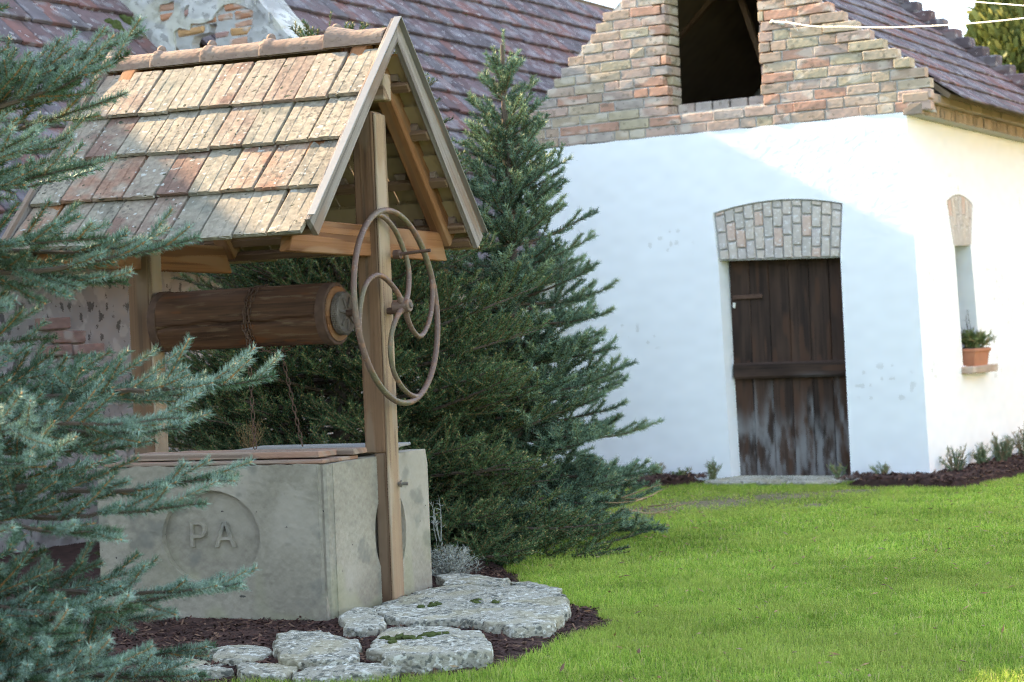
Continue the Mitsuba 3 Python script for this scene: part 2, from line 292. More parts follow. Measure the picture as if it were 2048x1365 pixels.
def bed_mesh(poly, step, height, ramp, seed, base=0.0):
    x0, y0, x1, y1 = poly.bounds
    gx, gy = np.meshgrid(np.arange(x0, x1 + step, step), np.arange(y0, y1 + step, step), indexing='ij')
    import shapely
    pt = shapely.points(gx, gy); inside = shapely.contains(poly, pt); d = shapely.distance(shapely.boundary(poly), pt)
    d = np.where(inside, d, -d); s = np.clip(d / ramp, 0, 1); s = s * s * (3 - 2 * s)
    P = np.stack([gx, gy, gx * 0], -1)
    z = base + height * s + .018 * (meshkit.fbm(P * 9, 3, seed) - .5) * s + np.where(d < 0, np.maximum(-.03, d * .6), 0)
    n, m = gx.shape; idx = np.arange(n * m).reshape(n, m)
    keep = (d > -step * 2.5); kq = keep[:-1, :-1] & keep[1:, :-1] & keep[:-1, 1:] & keep[1:, 1:]
    q = np.stack([idx[:-1, :-1], idx[1:, :-1], idx[1:, 1:], idx[:-1, 1:]], -1)[kq]
    return (np.stack([gx.ravel(), gy.ravel(), z.ravel()], 1), np.vstack([q[:, [0, 1, 2]], q[:, [0, 2, 3]]]))
def bedz(x, y):
    d = BED.boundary.distance(sg.Point(x, y)) if BED.contains(sg.Point(x, y)) else 0
    s = min(1, d / .30); return .035 * s * s * (3 - 2 * s)
add('mulch_bed', bed_mesh(BED, .035, .035, .30, 1), 'mulch', smooth=True, label='dark bark mulch bed round the well', kind='structure')
for i, hb in enumerate(HBEDS):
    add('mulch_bed', bed_mesh(hb, .05, .075, .16, 7 + i), 'mulch', smooth=True, label=['dark mulch strip along the right wall of the white house', 'dark mulch strip left of the house door'][i], kind='structure')

# ------------------------------------------------------------------ the farmhouse
house = 'white_farmhouse'
say(house, 'small whitewashed farmhouse with a stepped brick gable and a plank door', 'house')
HR = np.random.default_rng(11)
ZP = 2.83
# front wall with the door opening, leaning slightly inwards at the corner
dl0, dl1, dr0, dr1, dzl, dzr = 1.655, 1.700, .640, .655, 1.79, 1.757
front = sg.Polygon([(0, -.1), (.04, 1.4), (.078, ZP)] + [(x, ZP + HR.normal(0, .004)) for x in np.arange(.3, 3.7, .12)] + [(3.75, ZP), (3.75, -.1)])
arch_t = [(.62 + t * (1.731 - .62), 2.172 + .068 * (1 - (2 * t - 1) ** 2)) for t in np.linspace(0, 1, 13)]
arch = sg.Polygon([(dr1 - .0, dzr), *arch_t, (dl1 + .005, dzl)])
opening = sg.Polygon([(dr0, -.2), (dr1, dzr + .001), (dl1, dzl + .001), (dl0, -.2)])
wallp = front.difference(opening.union(arch))
v, f = extrude(wallp, .30)
add(house + '__front_wall', (v, f), 'plaster', HF)
v, f = extrude(arch.buffer(.004), .26); v[:, 1] += .032
add(house + '__lintel', (v, f), 'mortar', HF)
# voussoirs
cols = 13
for i in range(cols):
    t0, t1 = (i + .07) / cols, (i + .93) / cols
    def edge(t):
        top = np.array([.632 + t * (1.719 - .632), 2.162 + .066 * (1 - (2 * t - 1) ** 2)])
        bot = np.array([dr1 + .012 + t * (dl1 - dr1 - .024), dzr + .006 + t * (dzl - dzr)])
        return bot, top
    (b0, T0), (b1, T1) = edge(t0), edge(t1)
    cuts = [0, .37, .74, 1] if i % 2 else [0, .19, .56, .90, 1]
    cuts = [c if c in (0, 1) else c + HR.uniform(-.04, .04) for c in cuts]
    for a, c in zip(cuts[:-1], cuts[1:]):
        a2, c2 = a + .016 * (a > 0), c - .016 * (c < 1)
        q = [b0 + (T0 - b0) * a2, b1 + (T1 - b1) * a2, b1 + (T1 - b1) * c2, b0 + (T0 - b0) * c2]
        cen = sum(q) / 4; g_ = .012 + HR.uniform(-.004, .004); p = []
        for k in q:
            k = k + HR.normal(0, .002, 2)
            inn = cen + (k - cen) * np.array([.9, .93])
            p += [(inn[0], g_, inn[1]), (k[0], g_ + .012, k[1]), (k[0], .1, k[1])]
        vv, ff = hull(p)
        add(house + '__lintel__brick', (vv, ff), 'pale_brick', HF, uv=tone_uv(len(vv), HR.uniform(), HR.uniform()))
# side wall with window opening; the whole wall leans with the corner
side = sg.Polygon([(0, -.1), (0, 2.80), (3.66, 2.80), (3.66, -.1)])
wopen = sg.Polygon([(.95, .86), (.935, 1.83), (1.345, 1.84), (1.40, .87)])
wt = [(.818 + t * (1.475 - .818), 2.185 + .065 * (1 - (2 * t - 1) ** 2)) for t in np.linspace(0, 1, 9)]
warch = sg.Polygon([(.915, 1.832), (1.37, 1.842), *wt[::-1]])
v, f = extrude(side.difference(wopen.union(warch)), .28, 'yzx')
v[:, 0] += .0 + np.clip(v[:, 2], 0, 3) * .0276; v[:, 1] = np.where((v[:, 1] < .01), np.where(v[:, 0] > .2, .3005, .0005), v[:, 1])
add(house + '__side_wall', (v, f), 'plaster', HF)
v, f = extrude(warch.buffer(.004), .22, 'yzx'); v[:, 0] += .012 + v[:, 2] * .0276
add(house + '__side_lintel', (v, f), 'mortar', HF)
for i in range(7):
    t0, t1 = (i + .08) / 7, (i + .92) / 7
    def edge2(t):
        return np.array([.922 + t * .441, 1.84 + t * .01]), np.array([.828 + t * .637, 2.176 + .062 * (1 - (2 * t - 1) ** 2)])
    (b0, T0), (b1, T1) = edge2(t0), edge2(t1)
    cuts = [0, .4, 1] if i % 2 else [0, .62, 1]
    for a, c in zip(cuts[:-1], cuts[1:]):
        a2, c2 = a + .014 * (a > 0), c - .014 * (c < 1)
        p = []
        for k in (b0 + (T0 - b0) * a2, b1 + (T1 - b1) * a2, b1 + (T1 - b1) * c2, b0 + (T0 - b0) * c2):
            p += [(-.001 + k[1] * .0276, k[0], k[1]), (.07 + k[1] * .0276, k[0], k[1])]
        vv, ff = hull(p)
        add(house + '__side_lintel__brick', (vv, ff), 'pale_brick', HF, uv=tone_uv(len(vv), HR.uniform(.2, .9), HR.uniform()))
v, f = cbox(.30, .32, .85, 1.5, .7, 1.95, .002)
add(house + '__side_window', (v, f), 'black', HF)
v, f = cbox(-.07, .30, .90, 1.56, .80, .855, .006, .003, HR)
add(house + '__window_sill', (v, f), 'brick', HF, uv=tone_uv(len(v), .3, .4))
# back and left walls keep the inside dark
v, f = join([cbox(.33, 3.70, 3.36, 3.655, -.1, 2.79, .005), cbox(3.45, 3.745, .31, 3.35, -.1, 2.79, .005)])
add(house + '__back_wall', (v, f), 'plaster', HF)
v, f = cbox(.33, 3.44, .32, 3.34, 2.60, 2.66, .005)
add(house + '__attic_floor', (v, f), 'old_timber', HF)
# the door
dg = .175
x0, x1 = .66, 1.685
n = 6; w = (x1 - x0) / n
for i in range(n):
    a, b = x0 + i * w + .002, x0 + (i + 1) * w - .002
    v, f = cbox(a, b, dg + HR.uniform(-.004, .004), dg + .035, .012, 1.80, .004)
    add(house + '__door__plank', (v, f), 'wood_door', HF, uv=wood_uv(v, 2))
v, f = cbox(x0 - .01, x1 + .01, dg + .04, dg + .06, .0, 1.82, .003)
add(house + '__door', (v, f), 'wood_door', HF, uv=wood_uv(v, 2))
say(house + '__door', 'dark weathered plank door with a bleached foot')
v, f = cbox(x0 - .0, x1 - .02, dg - .065, dg - .005, .825, .955, .018)
add(house + '__door__crossbar', (v, f), 'wood_door', HF, uv=wood_uv(v, 0))
v, f = cbox(1.40, 1.66, dg - .022, dg - .006, 1.47, 1.505, .004)
add(house + '__door__hinge', (v, f), 'rust', HF)
v, f = cbox(1.636, 1.656, dg - .03, dg - .008, 1.40, 1.445, .004)
add(house + '__door__latch', (v, f), 'cable_white', HF)
v, f = cbox(.62, 1.72, -.42, dg + .1, -.05, .040, .016, .006, HR)
add('door_step', (v, f), 'stone', HF, uv=tone_uv(len(v), .3), label='flat worn grey stone step below the plank door', cat='doorstep')
# the brick gable: stepped verges, opening of the attic
def gable_l(z): return 3.242 - (z - 3.323) / .96 if z > 2.84 else 3.75
def gable_r(z): return -.113 + (z - 3.13) / .80 if z > 3.13 else -.12
BC = .0832
backing = sg.Polygon([(-.08, ZP + .002), (3.72, ZP + .002)] + [(gable_l(z) - .06, z) for z in (2.9, 3.3, 3.8, 4.3, 4.60)] + [(gable_r(z) + .09, z) for z in (4.60, 4.2, 3.7, 3.2, 3.0)])
ao = sg.Polygon([(1.155, 3.012), (2.21, 3.0), (2.21, 4.2), (1.155, 4.2)])
v, f = extrude(backing.difference(ao), .235); v[:, 1] += .012
add(house + '__gable', (v, f), 'mortar', HF)
say(house + '__gable', 'stepped gable of ochre and red bricks with a dark attic opening')
for r in range(21):
    z0 = ZP + .004 + r * BC; z1 = z0 + BC - .0115; zm = (z0 + z1) / 2
    el, er = gable_l(z1) + .03, gable_r(z1)
    el = np.floor(el / .07) * .07
    x = er; k = 0
    while x < el - .03:
        hd = HR.uniform() < (.55 if r in (0, 1) else .26)
        L = (.132 if hd else .27) * HR.uniform(.94, 1.05)
        if k == 0 and r % 2 and r > 2: L = .27
        a, b = x, min(x + L, el)
        x = b + .013; k += 1
        if b - a < .045: continue
        segs = [(a, b)]
        if 3.0 < zm < 4.22:
            segs = []
            if a < 1.27: segs.append((a, min(b, 1.268)))
            if b > 2.085: segs.append((max(a, 2.087), b))
        for (a, b) in segs:
            if b - a < .03: continue
            gg = HR.uniform(-.006, .004)
            if b <= er + .31 and r > 3: gg = -.03      # the loose verge bricks stand proud
            tilt = HR.normal(0, .0025)
            v, f = cbox(a, b, gg, .085, z0, z1, .0035, .0025, HR)
            v[:, 2] += (v[:, 0] - (a + b) / 2) * tilt * 4
            t = HR.uniform() ** 1.15
            add(house + '__gable__brick', (v, f), 'brick', HF, uv=tone_uv(len(v), min(.99, t), HR.uniform()))
# brick lining of the attic opening: jambs and the set-back sill row
for r in range(14):
    z0 = 3.005 + r * BC
    v, f = cbox(2.0865, 2.215, .088, .25, z0, z0 + BC - .012, .006, .003, HR)
    add(house + '__gable__brick', (v, f), 'brick', HF, uv=tone_uv(len(v), HR.choice([.1, .2, .55]), .9))
    v, f = cbox(1.15, 1.316, .13, .25, z0, z0 + BC - .012, .006, .003, HR)
    add(house + '__gable__brick', (v, f), 'brick', HF, uv=tone_uv(len(v), HR.uniform(0, .5), .4))
for i in range(5):
    v, f = cbox(1.30 + i * .158, 1.30 + i * .158 + .145, .15, .25, 3.016, 3.093, .006, .003, HR)
    add(house + '__gable__brick', (v, f), 'brick', HF, uv=tone_uv(len(v), HR.choice([.7, .95]), .5))
# things glimpsed inside the attic
for (p, q, w) in (((2.3, 2.4, 4.3), (1.1, 2.6, 2.9), .07), ((1.6, 1.5, 2.66), (2.05, 1.3, 4.3), .05), ((3.2, 1.2, 3.3), (1.7, 1.25, 4.6), .08)):
    (v, f), uv = beam(p, q, w, w, [0, 1, 0.1])
    add(house + '__rafter', (v, f), 'wood_batten', HF, uv=uv)
# roof
def roof_deck(pl):   # pl: four corners (e, g, z)
    a = np.array(pl); dn = np.cross(a[1] - a[0], a[3] - a[0]); dn /= np.linalg.norm(dn)
    if dn[2] < 0: dn = -dn
    return hull(np.vstack([a - dn * .012, a - dn * .05]))
def rs(e): return 2.955 + .8 * (e + .22)        # right slope
EA, ZA = 1.83, 4.62
add(house + '__roof', join([roof_deck([(-.20, .26, rs(-.20)), (-.20, 3.70, rs(-.20)), (EA, 3.70, rs(EA)), (EA, .26, rs(EA))]),
                            roof_deck([(EA, .26, rs(EA)), (EA, 3.70, rs(EA)), (3.95, 3.70, rs(EA) - (3.95 - EA) * .96), (3.95, .26, rs(EA) - (3.95 - EA) * .96)])]), 'old_timber', HF)
far = sg.Polygon([(.1, 2.80), (3.7, 2.80)] + [(gable_l(z) - .06, z - .12) for z in (3.0, 4.5)] + [(gable_r(z) + .1, z - .12) for z in (4.5, 3.0)])
v, f = extrude(far, .25); v[:, 1] += 3.40
add(house + '__gable', (v, f), 'mortar', HF)
def flat_tile(o, xa, ya, w, L, th, rng, groove=False):
    """one tile: xa along the eave, ya up the slope, o its lower corner; lifts at the lower edge. local normal = up"""
    xa, ya = np.array(xa, float), np.array(ya, float); na = np.cross(xa, ya); na /= np.linalg.norm(na)
    if na[2] < 0: na = -na
    lift = th * 1.25 + rng.uniform(0, .004)
    lo = rng.normal(0, .004); sk = rng.normal(0, .008)
    p = []
    for a, b in ((.0, 0), (w, 0), (w, L), (0, L)):
        h0 = lift * (1 - b / L)
        base = o + xa * (a + sk * b) + ya * (b + (lo if b == 0 else 0)) + na * h0
        r = .006
        ins = xa * (r if a == 0 else -r) + ya * (r if b == 0 else 0)
        p += [base, base + na * (th - .004), base + na * th + ins]
    return hull(p)
HT = np.random.default_rng(21)
ya = np.array([1, 0, .8]) / math.hypot(1, .8)
for r in range(4):
    for c in range(19):
        if r > 0 and (c + r) % 1: continue
        o = np.array([-.30, .255 + c * .182, rs(-.30)]) + ya * (r * .27)
        v, f = flat_tile(o, [0, 1, 0], ya, .176, .31, .016, HT)
        add(house + '__roof__tile', (v, f), 'barn_tile', HF, uv=tone_uv(len(v), HT.uniform(), HT.uniform()))
ms = []
for r in range(4, 11):
    for c in range(19):
        o = np.array([-.30, .255 + c * .182, rs(-.30)]) + ya * (r * .27)
        v, f = flat_tile(o, [0, 1, 0], ya, .176, .31, .016, HT); ms.append((v, f))
v, f = join(ms)
add(house + '__roof__tile_field', (v, f), 'barn_tile', HF, uv=np.vstack([tone_uv(len(a), HT.uniform(), HT.uniform()) for a, _ in ms]), kind='stuff')
# stepped far verge against the sky
for r in range(17):
    z0 = 3.0 + r * .1; e0 = (z0 - 2.955) / .8 - .22
    v, f = cbox(e0 - .13, e0 + .16, 3.62, 3.80, z0 - .02, z0 + .10, .012, .010, HT)
    add(house + '__roof__verge_tile', (v, f), 'barn_tile', HF, uv=tone_uv(len(v), HT.uniform(), HT.uniform()))
# dentil cornice under the eave
v, f = cbox(-.03, .25, .02, 3.64, 2.803, 2.955, .004)
add(house + '__cornice', (v, f), 'mortar', HF)
for i in range(40):
    a = -.005 + i * .0905
    v, f = cbox(-.045 + HT.uniform(-.006, .006), .10, a, a + .079, 2.806, 2.893, .005, .003, HT)
    add(house + '__cornice__brick', (v, f), 'cornice_brick', HF, uv=tone_uv(len(v), HT.uniform(), HT.uniform()))
for i in range(14):
    a = -.008 + i * .262
    v, f = cbox(-.105 + HT.uniform(-.006, .006), .10, a, a + .25, 2.899, 2.965, .005, .003, HT)
    add(house + '__cornice__brick', (v, f), 'cornice_brick', HF, uv=tone_uv(len(v), HT.uniform(), HT.uniform()))

# ------------------------------------------------------------------ the cream house across the yard (its sunlit front warms the right-hand faces)
cream = 'cream_house'
say(cream, 'long cream rendered house across the yard, right of the picture', 'house')
mat('cream_render', lambda p, n, uv: mix((.29, .22, .145), (.34, .265, .18), fbm(p.x * 2, p.y * 2, p.z * 2, 3)), .9)
add(cream + '__wall', cbox(-15.0, -7.5, -2.0, 10.0, -.1, 5.4, .02), 'cream_render', HF)
add(cream + '__roof', hull([(e, g, z) for g in (-2.3, 10.3) for e, z in ((-15.4, 5.35), (-7.1, 5.35), (-7.1, 5.45), (-11.25, 8.2), (-15.4, 5.45))]), 'barn_tile', HF, uv=None)
for i in range(6):
    a = -1.0 + i * 1.9
    add(cream + '__window', cbox(-7.53, -7.46, a, a + 1.1, 1.1, 2.7, .02), 'black', HF)

# ------------------------------------------------------------------ the barn
barn = 'tiled_barn'
say(barn, 'long old barn with a mossy purple brown tiled roof, behind the well and the spruces', 'barn')
PT = math.tan(math.radians(48)); yb = np.array([1, 0, PT]) / math.hypot(1, PT); nb = np.array([-PT, 0, 1]) / math.hypot(1, PT)
def zn(e): return 2.03 + PT * (e - 3.5)              # surface of the near roof
FD = .20                                             # the far roof lies this much higher
G1 = -3.05
ER, ER2 = 6.28, 6.26
BR = np.random.default_rng(31)
# near walls
gs = np.linspace(-16.0, -.1, 160); zs = np.linspace(-.1, 2.15, 24)
gg, zz = np.meshgrid(gs, zs, indexing='ij'); P = np.stack([gg * 0, gg, zz], -1)
ee = 3.80 - .03 * meshkit.fbm(P * 5.5, 4, 3)
idx = np.arange(gg.size).reshape(gg.shape)
q = np.stack([idx[:-1, :-1], idx[1:, :-1], idx[1:, 1:], idx[:-1, 1:]], -1).reshape(-1, 4)
v = np.stack([ee.ravel(), gg.ravel(), zz.ravel()], 1)
add(barn + '__wall', (v, np.vstack([q[:, [0, 1, 2]], q[:, [0, 2, 3]]])), 'rubble', HF, smooth=True)
for i in range(4):
    r = i % 3; g0_ = -5.50 + (i // 3) * .29 + .13 * (r % 2)
    v, f = cbox(3.745, 3.82, g0_, g0_ + .28, 1.22 + r * .085, 1.29 + r * .085, .008, .006, BR)
    add(barn + '__wall__brick', (v, f), 'old_brick', HF, uv=tone_uv(len(v), .6, BR.uniform()))
bk = []
for (a, b, er, dz) in ((-16.0, G1 + .02, ER, 0.0), (G1 + .02, 8.6, ER2, FD)):
    ls = [(3.35 if dz == 0 else 3.1), a, 0], [(3.35 if dz == 0 else 3.1), b, 0], [er, b, 0], [er, a, 0]
    pl = [(p[0], p[1], zn(p[0]) + dz) for p in ls]
    bk.append(roof_deck(pl))
    zr = zn(er) + dz; e2 = 2 * er - 3.35
    bk.append(roof_deck([(er, a, zr), (er, b, zr), (e2, b, zr - PT * (e2 - er)), (e2, a, zr - PT * (e2 - er))]))
add(barn + '__roof', join(bk), 'old_timber', HF)
ends = []
for g_, er, dz in ((-15.95, ER, -.05), (8.3, ER2, FD - .05)):
    v, f = extrude(sg.Polygon([(3.81, -.1), (3.81, zn(3.81) + dz), (er, zn(er) + dz), (2 * er - 3.81, zn(3.81) + dz), (2 * er - 3.81, -.1)]), .3); v[:, 1] += g_; ends.append((v, f))
ends.append(cbox(3.82, 4.1, .4, 8.3, -.1, 2.4, .01)); ends.append(cbox(2 * ER - 4.1, 2 * ER - 3.8, -15.6, 8.3, -.1, 2.2, .01))
add(barn + '__end_wall', join(ends), 'rubble', HF)
ED = math.hypot(1, PT)
RS, CW = .285, .192
def barn_tiles(e_lo, e_hi, g_lo, g_hi, dz, part_if, seed):
    rng = np.random.default_rng(seed); ms, uvs = [], []
    for r in range(int((e_hi - e_lo) * ED / RS)):
        o0 = np.array([e_lo, 0, zn(e_lo) + dz]) + yb * r * RS
        off = (r % 2) * CW * .5
        for c in range(int((g_hi - g_lo) / CW)):
            g_ = g_lo + c * CW + off + rng.normal(0, .004)
            if g_ + CW > g_hi + .05: continue
            o = o0 + np.array([0, g_, 0]) + yb * rng.normal(0, .006)
            v, f = flat_tile(o, [0, 1, 0], yb, CW - .006, RS * 1.13, .030, rng)
            uv = tone_uv(len(v), rng.uniform(), rng.uniform())
            if part_if(o): add(barn + '__roof__tile', (v, f), 'barn_tile', HF, uv=uv)
            else: ms.append((v, f)); uvs.append(uv)
    v, f = join(ms)
    add(barn + '__roof__tile_field', (v, f), 'barn_tile', HF, uv=np.vstack(uvs), kind='stuff')
barn_tiles(3.33, ER, -8.6, G1 - .02, 0.0, lambda o: -6.4 < o[1] < -3.0 and 3.3 < o[0] < 5.4 and (o[1] + 5.4) * .8 > (3.4 - o[0]) * .9, 41)
barn_tiles(3.08, ER2, G1 + .32, 8.5, FD, lambda o: -2.6 < o[1] < 1.9 and 3.6 < o[0] < 5.3 and o[1] > -2.9 + (o[0] - 4.2) * .4, 42)
ms = []
for i in range(150):        # cushions of moss in the joints
    e_, g_ = BR.uniform(3.3, 5.8), BR.uniform(-2.5, 4.5)
    r = int((e_ - 3.08) * ED / RS); o = np.array([3.08, 0, zn(3.08) + FD]) + yb * (r * RS - .005) + np.array([0, g_, 0]) + nb * .016
    a = BR.uniform(.015, .04); b = BR.uniform(.015, .05)
    s = trimesh.creation.icosphere(1); vv = np.array(s.vertices) * (1 + .25 * BR.normal(0, 1, (42, 1)))
    ms.append((o + vv[:, :1] * np.array([0, b, 0]) + vv[:, 1:2] * yb * a + vv[:, 2:] * nb * .02, np.array(s.faces)))
add(barn + '__roof__moss', join(ms), 'moss', HF, smooth=True, kind='stuff')
ms = []
for i in range(14):
    e_, g_ = 3.4 + .5 * (i % 5) + BR.uniform(0, .1), -3.2 - BR.uniform(0, .3)
    s = trimesh.creation.icosphere(1); vv = np.array(s.vertices) * (1 + .2 * BR.normal(0, 1, (42, 1)))
    ms.append((np.array([e_, g_, zn(e_)]) + nb * .03 + vv * BR.uniform(.05, .10), np.array(s.faces)))
add(barn + '__roof__moss', join(ms), 'moss', HF, smooth=True, kind='stuff')
# firewall between the two roofs: old plaster fallen off the bricks, with a hole
FH = 1.30
e_a, e_b = 3.2, 6.15
zt = lambda e: zn(e) + FH
fw = sg.Polygon([(e_a, zn(e_a) - .3), (e_b, zn(e_b) - .3), (e_b, zt(e_b)), (e_a, zt(e_a))])
hole = sg.Polygon([(4.52, 3.44), (4.53, 3.53), (4.50, 3.575), (4.44, 3.585), (4.355, 3.59), (4.36, 3.645), (4.29, 3.65), (4.272, 3.63), (4.305, 3.59), (4.29, 3.56), (4.30, 3.51), (4.30, 3.48), (4.35, 3.45), (4.37, 3.42)])
v, f = extrude(fw.difference(hole), .09); v[:, 1] += G1 + .022
add(barn + '__firewall', (v, f), 'mortar', HF)
say(barn + '__firewall', 'parapet wall with cracked pale plaster, bare bricks and a dark hole')
patch = [sg.Polygon(wobble([(4.68, 3.50), (4.68, 3.63), (4.62, 3.65), (4.53, 3.62), (4.51, 3.67), (4.38, 3.66), (4.31, 3.67), (4.27, 3.72), (4.19, 3.77), (4.08, 3.765), (4.01, 3.74), (3.92, 3.69), (3.93, 3.58), (3.98, 3.53), (3.98, 3.45), (4.06, 3.38), (4.10, 3.2), (4.62, 3.2)], .008, .05, BR)),
         sg.Polygon(wobble([(4.83, 3.80), (4.80, 3.85), (4.67, 3.86), (4.67, 3.78), (4.72, 3.735), (4.80, 3.70)], .006, .05, BR)),
         sg.Polygon(wobble([(4.57, 3.77), (4.55, 3.81), (4.51, 3.81), (4.53, 3.74), (4.57, 3.70)], .006, .05, BR))]
bare = ops.unary_union([p.buffer(0) for p in patch])
keep = fw.buffer(-.012).difference(bare).difference(hole.buffer(.01))
pl = [extrude(p, .024) for p in (keep.geoms if hasattr(keep, 'geoms') else [keep])]
v, f = join(pl); v[:, 1] += G1
add(barn + '__firewall__plaster', (v, f), 'old_plaster', HF)
z_ = 3.13
while z_ < 4.0:
    x_ = 3.84 + BR.uniform(0, .12)
    while x_ < 4.9:
        L = BR.choice([.14, .26, .27]) * BR.uniform(.9, 1.05)
        bx = sg.box(x_, z_, x_ + L, z_ + .055)
        vis = bx.intersection(bare.buffer(.02)).area
        if vis > .22 * bx.area and not hole.intersects(bx.buffer(-.015)):
            v, f = cbox(x_, x_ + L, G1 + BR.uniform(.004, .016), G1 + .1, z_, z_ + .055, .011, .006, BR)
            v[:, 2] += (v[:, 0] - x_) * BR.normal(-.02, .05)
            add(barn + '__firewall__brick', (v, f), 'old_brick', HF, uv=tone_uv(len(v), BR.uniform(), BR.uniform()))
        x_ += L + .018
    z_ += .066
# mortar coping
cp = []
for i in range(26):
    e0, e1 = e_a + (e_b - e_a) * i / 26, e_a + (e_b - e_a) * (i + 1) / 26
    cp.append(hull([(e, g_, zt(e) + h + BR.normal(0, .008)) for e in (e0 - .004, e1 + .004) for g_ in (G1 - .02 + BR.normal(0, .008), G1 + .33) for h in (-.02, .045)]))
add(barn + '__firewall__coping', join(cp), 'old_plaster', HF)

# ------------------------------------------------------------------ the draw well
well = 'draw_well'
say(well, 'old draw well with concrete surround, wooden posts, crank wheel and little tiled roof', 'well')
WL = np.random.default_rng(51)
# concrete box: four walls, oval recess on the two seen faces
BU0, BU1, BV0, BV1, BZ = .06, 1.215, -.484, .555, .70
def ellipse(cx, cz, rx, rz, n=48):
    return sg.Polygon([(cx + rx * math.cos(t), cz + rz * math.sin(t)) for t in np.linspace(0, 2 * np.pi, n, endpoint=False)])
def plate(poly, rec, depth_total, depth_rec, axes):
    a = extrude(poly.difference(rec), depth_rec, axes); b = extrude(poly, depth_total - depth_rec, axes)
    k = 1 if axes == 'xzy' else 0
    b[0][:, k] += depth_rec
    return join([a, b])
cr = .05
rec1 = ellipse(.645, .39, .245, .205)
chip1 = wobble([(BU0 + cr, -.25), (BU0 + cr, BZ), (BU1, BZ), (BU1, -.25)], .0022, .05, WL)
v, f = plate(sg.Polygon(chip1), rec1, .09, .034, 'xzy'); v[:, 1] += BV0
parts = [(v, f)]
rec2 = ellipse(.12, .35, .165, .205)
v, f = plate(sg.Polygon([(BV0 + cr, -.25), (BV0 + cr, BZ), (BV1 - .02, BZ - .0), (BV1, BZ - .07), (BV1, -.25)]), rec2, .09, .03, 'yzx'); v[:, 0] += BU0
parts.append((v, f))
parts += [cbox(BU0 + .092, BU1, BV1 - .09, BV1 - .001, -.25, BZ - .003, .006), cbox(BU1 - .09, BU1 - .001, BV0 + .092, BV1 - .092, -.25, BZ - .003, .006)]
# rounded corner bead between the two grooves
ring = [(BU0 + .052, BV0 + .002), (BU0 + .040, BV0 + .012), (BU0 + .026, BV0 + .006), (BU0 + .012, BV0 + .014), (BU0 + .006, BV0 + .028), (BU0 + .012, BV0 + .040), (BU0 + .002, BV0 + .052), (BU0 + .08, BV0 + .08)]
cv, cf = extrude(sg.Polygon(ring), .95, 'xyz'); cv[:, 2] -= .252
parts.append((cv, cf))
add(well + '__concrete_box', join(parts), 'concrete', WF)
say(well + '__concrete_box', 'grey cast concrete surround with a round recess and two raised letters')
# a crust of broken render on the foot of the corner
for (a, b, c) in ((BU0 + .02, BU0 + .30, .12),):
    p = [(x, BV0 - .006 - .01 * (1 - (x - a) / (b - a)), z) for x in np.linspace(a, b, 6) for z in (-.1, .065 + .09 * (1 - ((x - a) / (b - a)) ** 1.5))] + [(x, BV0 + .02, z) for x in (a, b) for z in (-.1, .05)]
    add(well + '__concrete_box__crust', hull(p), 'concrete', WF)
# letters P A in the recess, reading left to right (u runs to the left)
for ch, u0 in (('P', .772), ('A', .640)):
    m = meshkit.text_mesh(ch, .112, .018, bold=False)
    vv = np.array(m.vertices); lv = np.stack([u0 - vv[:, 0] * 1.05, BV0 + .0365 - vv[:, 2], .345 + vv[:, 1]], 1)
    add(well + '__concrete_box__letter', (lv, np.array(m.faces)), 'concrete', WF)
# posts
def post(u0, name, notch):
    if notch:
        v, f = cbox(u0, u0 + .102, .0, .113, .715, 2.25, .006); v[:, 1] += np.clip(v[:, 2] - 1.6, 0, 1) * -.008
        add(well + '__post', (v, f), 'wood_post', WF, uv=wood_uv(v, 2)); say(well + '__post', 'weathered front post beside the crank wheel')
        v, f = cbox(u0 + .0005, u0 + .0575, .0005, .1125, -.02, .714, .005)
        add(well + '__post__foot', (v, f), 'wood_post', WF, uv=wood_uv(v, 2))
        # paler, sun-bleached outer board
        v, f = cbox(u0 - .014, u0 - .0005, .001, .112, -.02, 2.24, .004)
        add(well + '__post__facing', (v, f), 'wood_post_pale', WF, uv=wood_uv(v, 2))
    else:
        v, f = cbox(u0, u0 + .113, .0, .104, .10, 2.2, .006)
        add(well + '__post', (v, f), 'wood_post', WF, uv=wood_uv(v, 2))
        v, f = cbox(u0 - .014, u0 - .0005, .001, .103, .10, 2.19, .004)
        add(well + '__post__facing', (v, f), 'wood_post_pale', WF, uv=wood_uv(v, 2))
post(.014, 'front', True); post(1.212, 'back', False)
v, f = tube([(-.05, .092, .57), (.0, .092, .57)], .007, 8); add(well + '__bolt', (v, f), 'steel', WF, smooth=40)
v, f = tube([(-.022, .092, .57), (-.012, .092, .57)], .017, 6); add(well + '__bolt__nut', (v, f), 'steel', WF)
# trusses: tie beam and rafters
AP, EZ, VC = 2.655, 1.69, .055                      # ridge and eave of the barge boards
SL = (AP - EZ) / .925
for (uu, nm) in ((.045, 0), (1.245, 1)):
    v, f = cbox(uu, uu + .05, VC - .83, VC + .80, 1.600, 1.738, .004)
    s = 1.0 / SL    # bevel the ends along the roof slope
    v[:, 1] = np.where(v[:, 1] < VC, np.maximum(v[:, 1], VC - .90 + (v[:, 2] - 1.6) * s), np.minimum(v[:, 1], VC + .86 - (v[:, 2] - 1.6) * s))
    add(well + '__tie_beam', (v, f), 'wood_warm', WF, uv=wood_uv(v, 1))
    for sgn in (-1, 1):
        d = np.array([0, -sgn, SL]); d /= np.linalg.norm(d)
        p1 = np.array([uu + .006, VC + sgn * .012, AP - .115]); p0 = np.array([uu + .006, VC + sgn * .815, AP - .115 - (.803) * SL])
        (v, f), uv = beam(p0, p1, .075, .10, [1, 0, 0], .005)
        add(well + '__rafter', (v, f), 'wood_warm', WF, uv=uv)
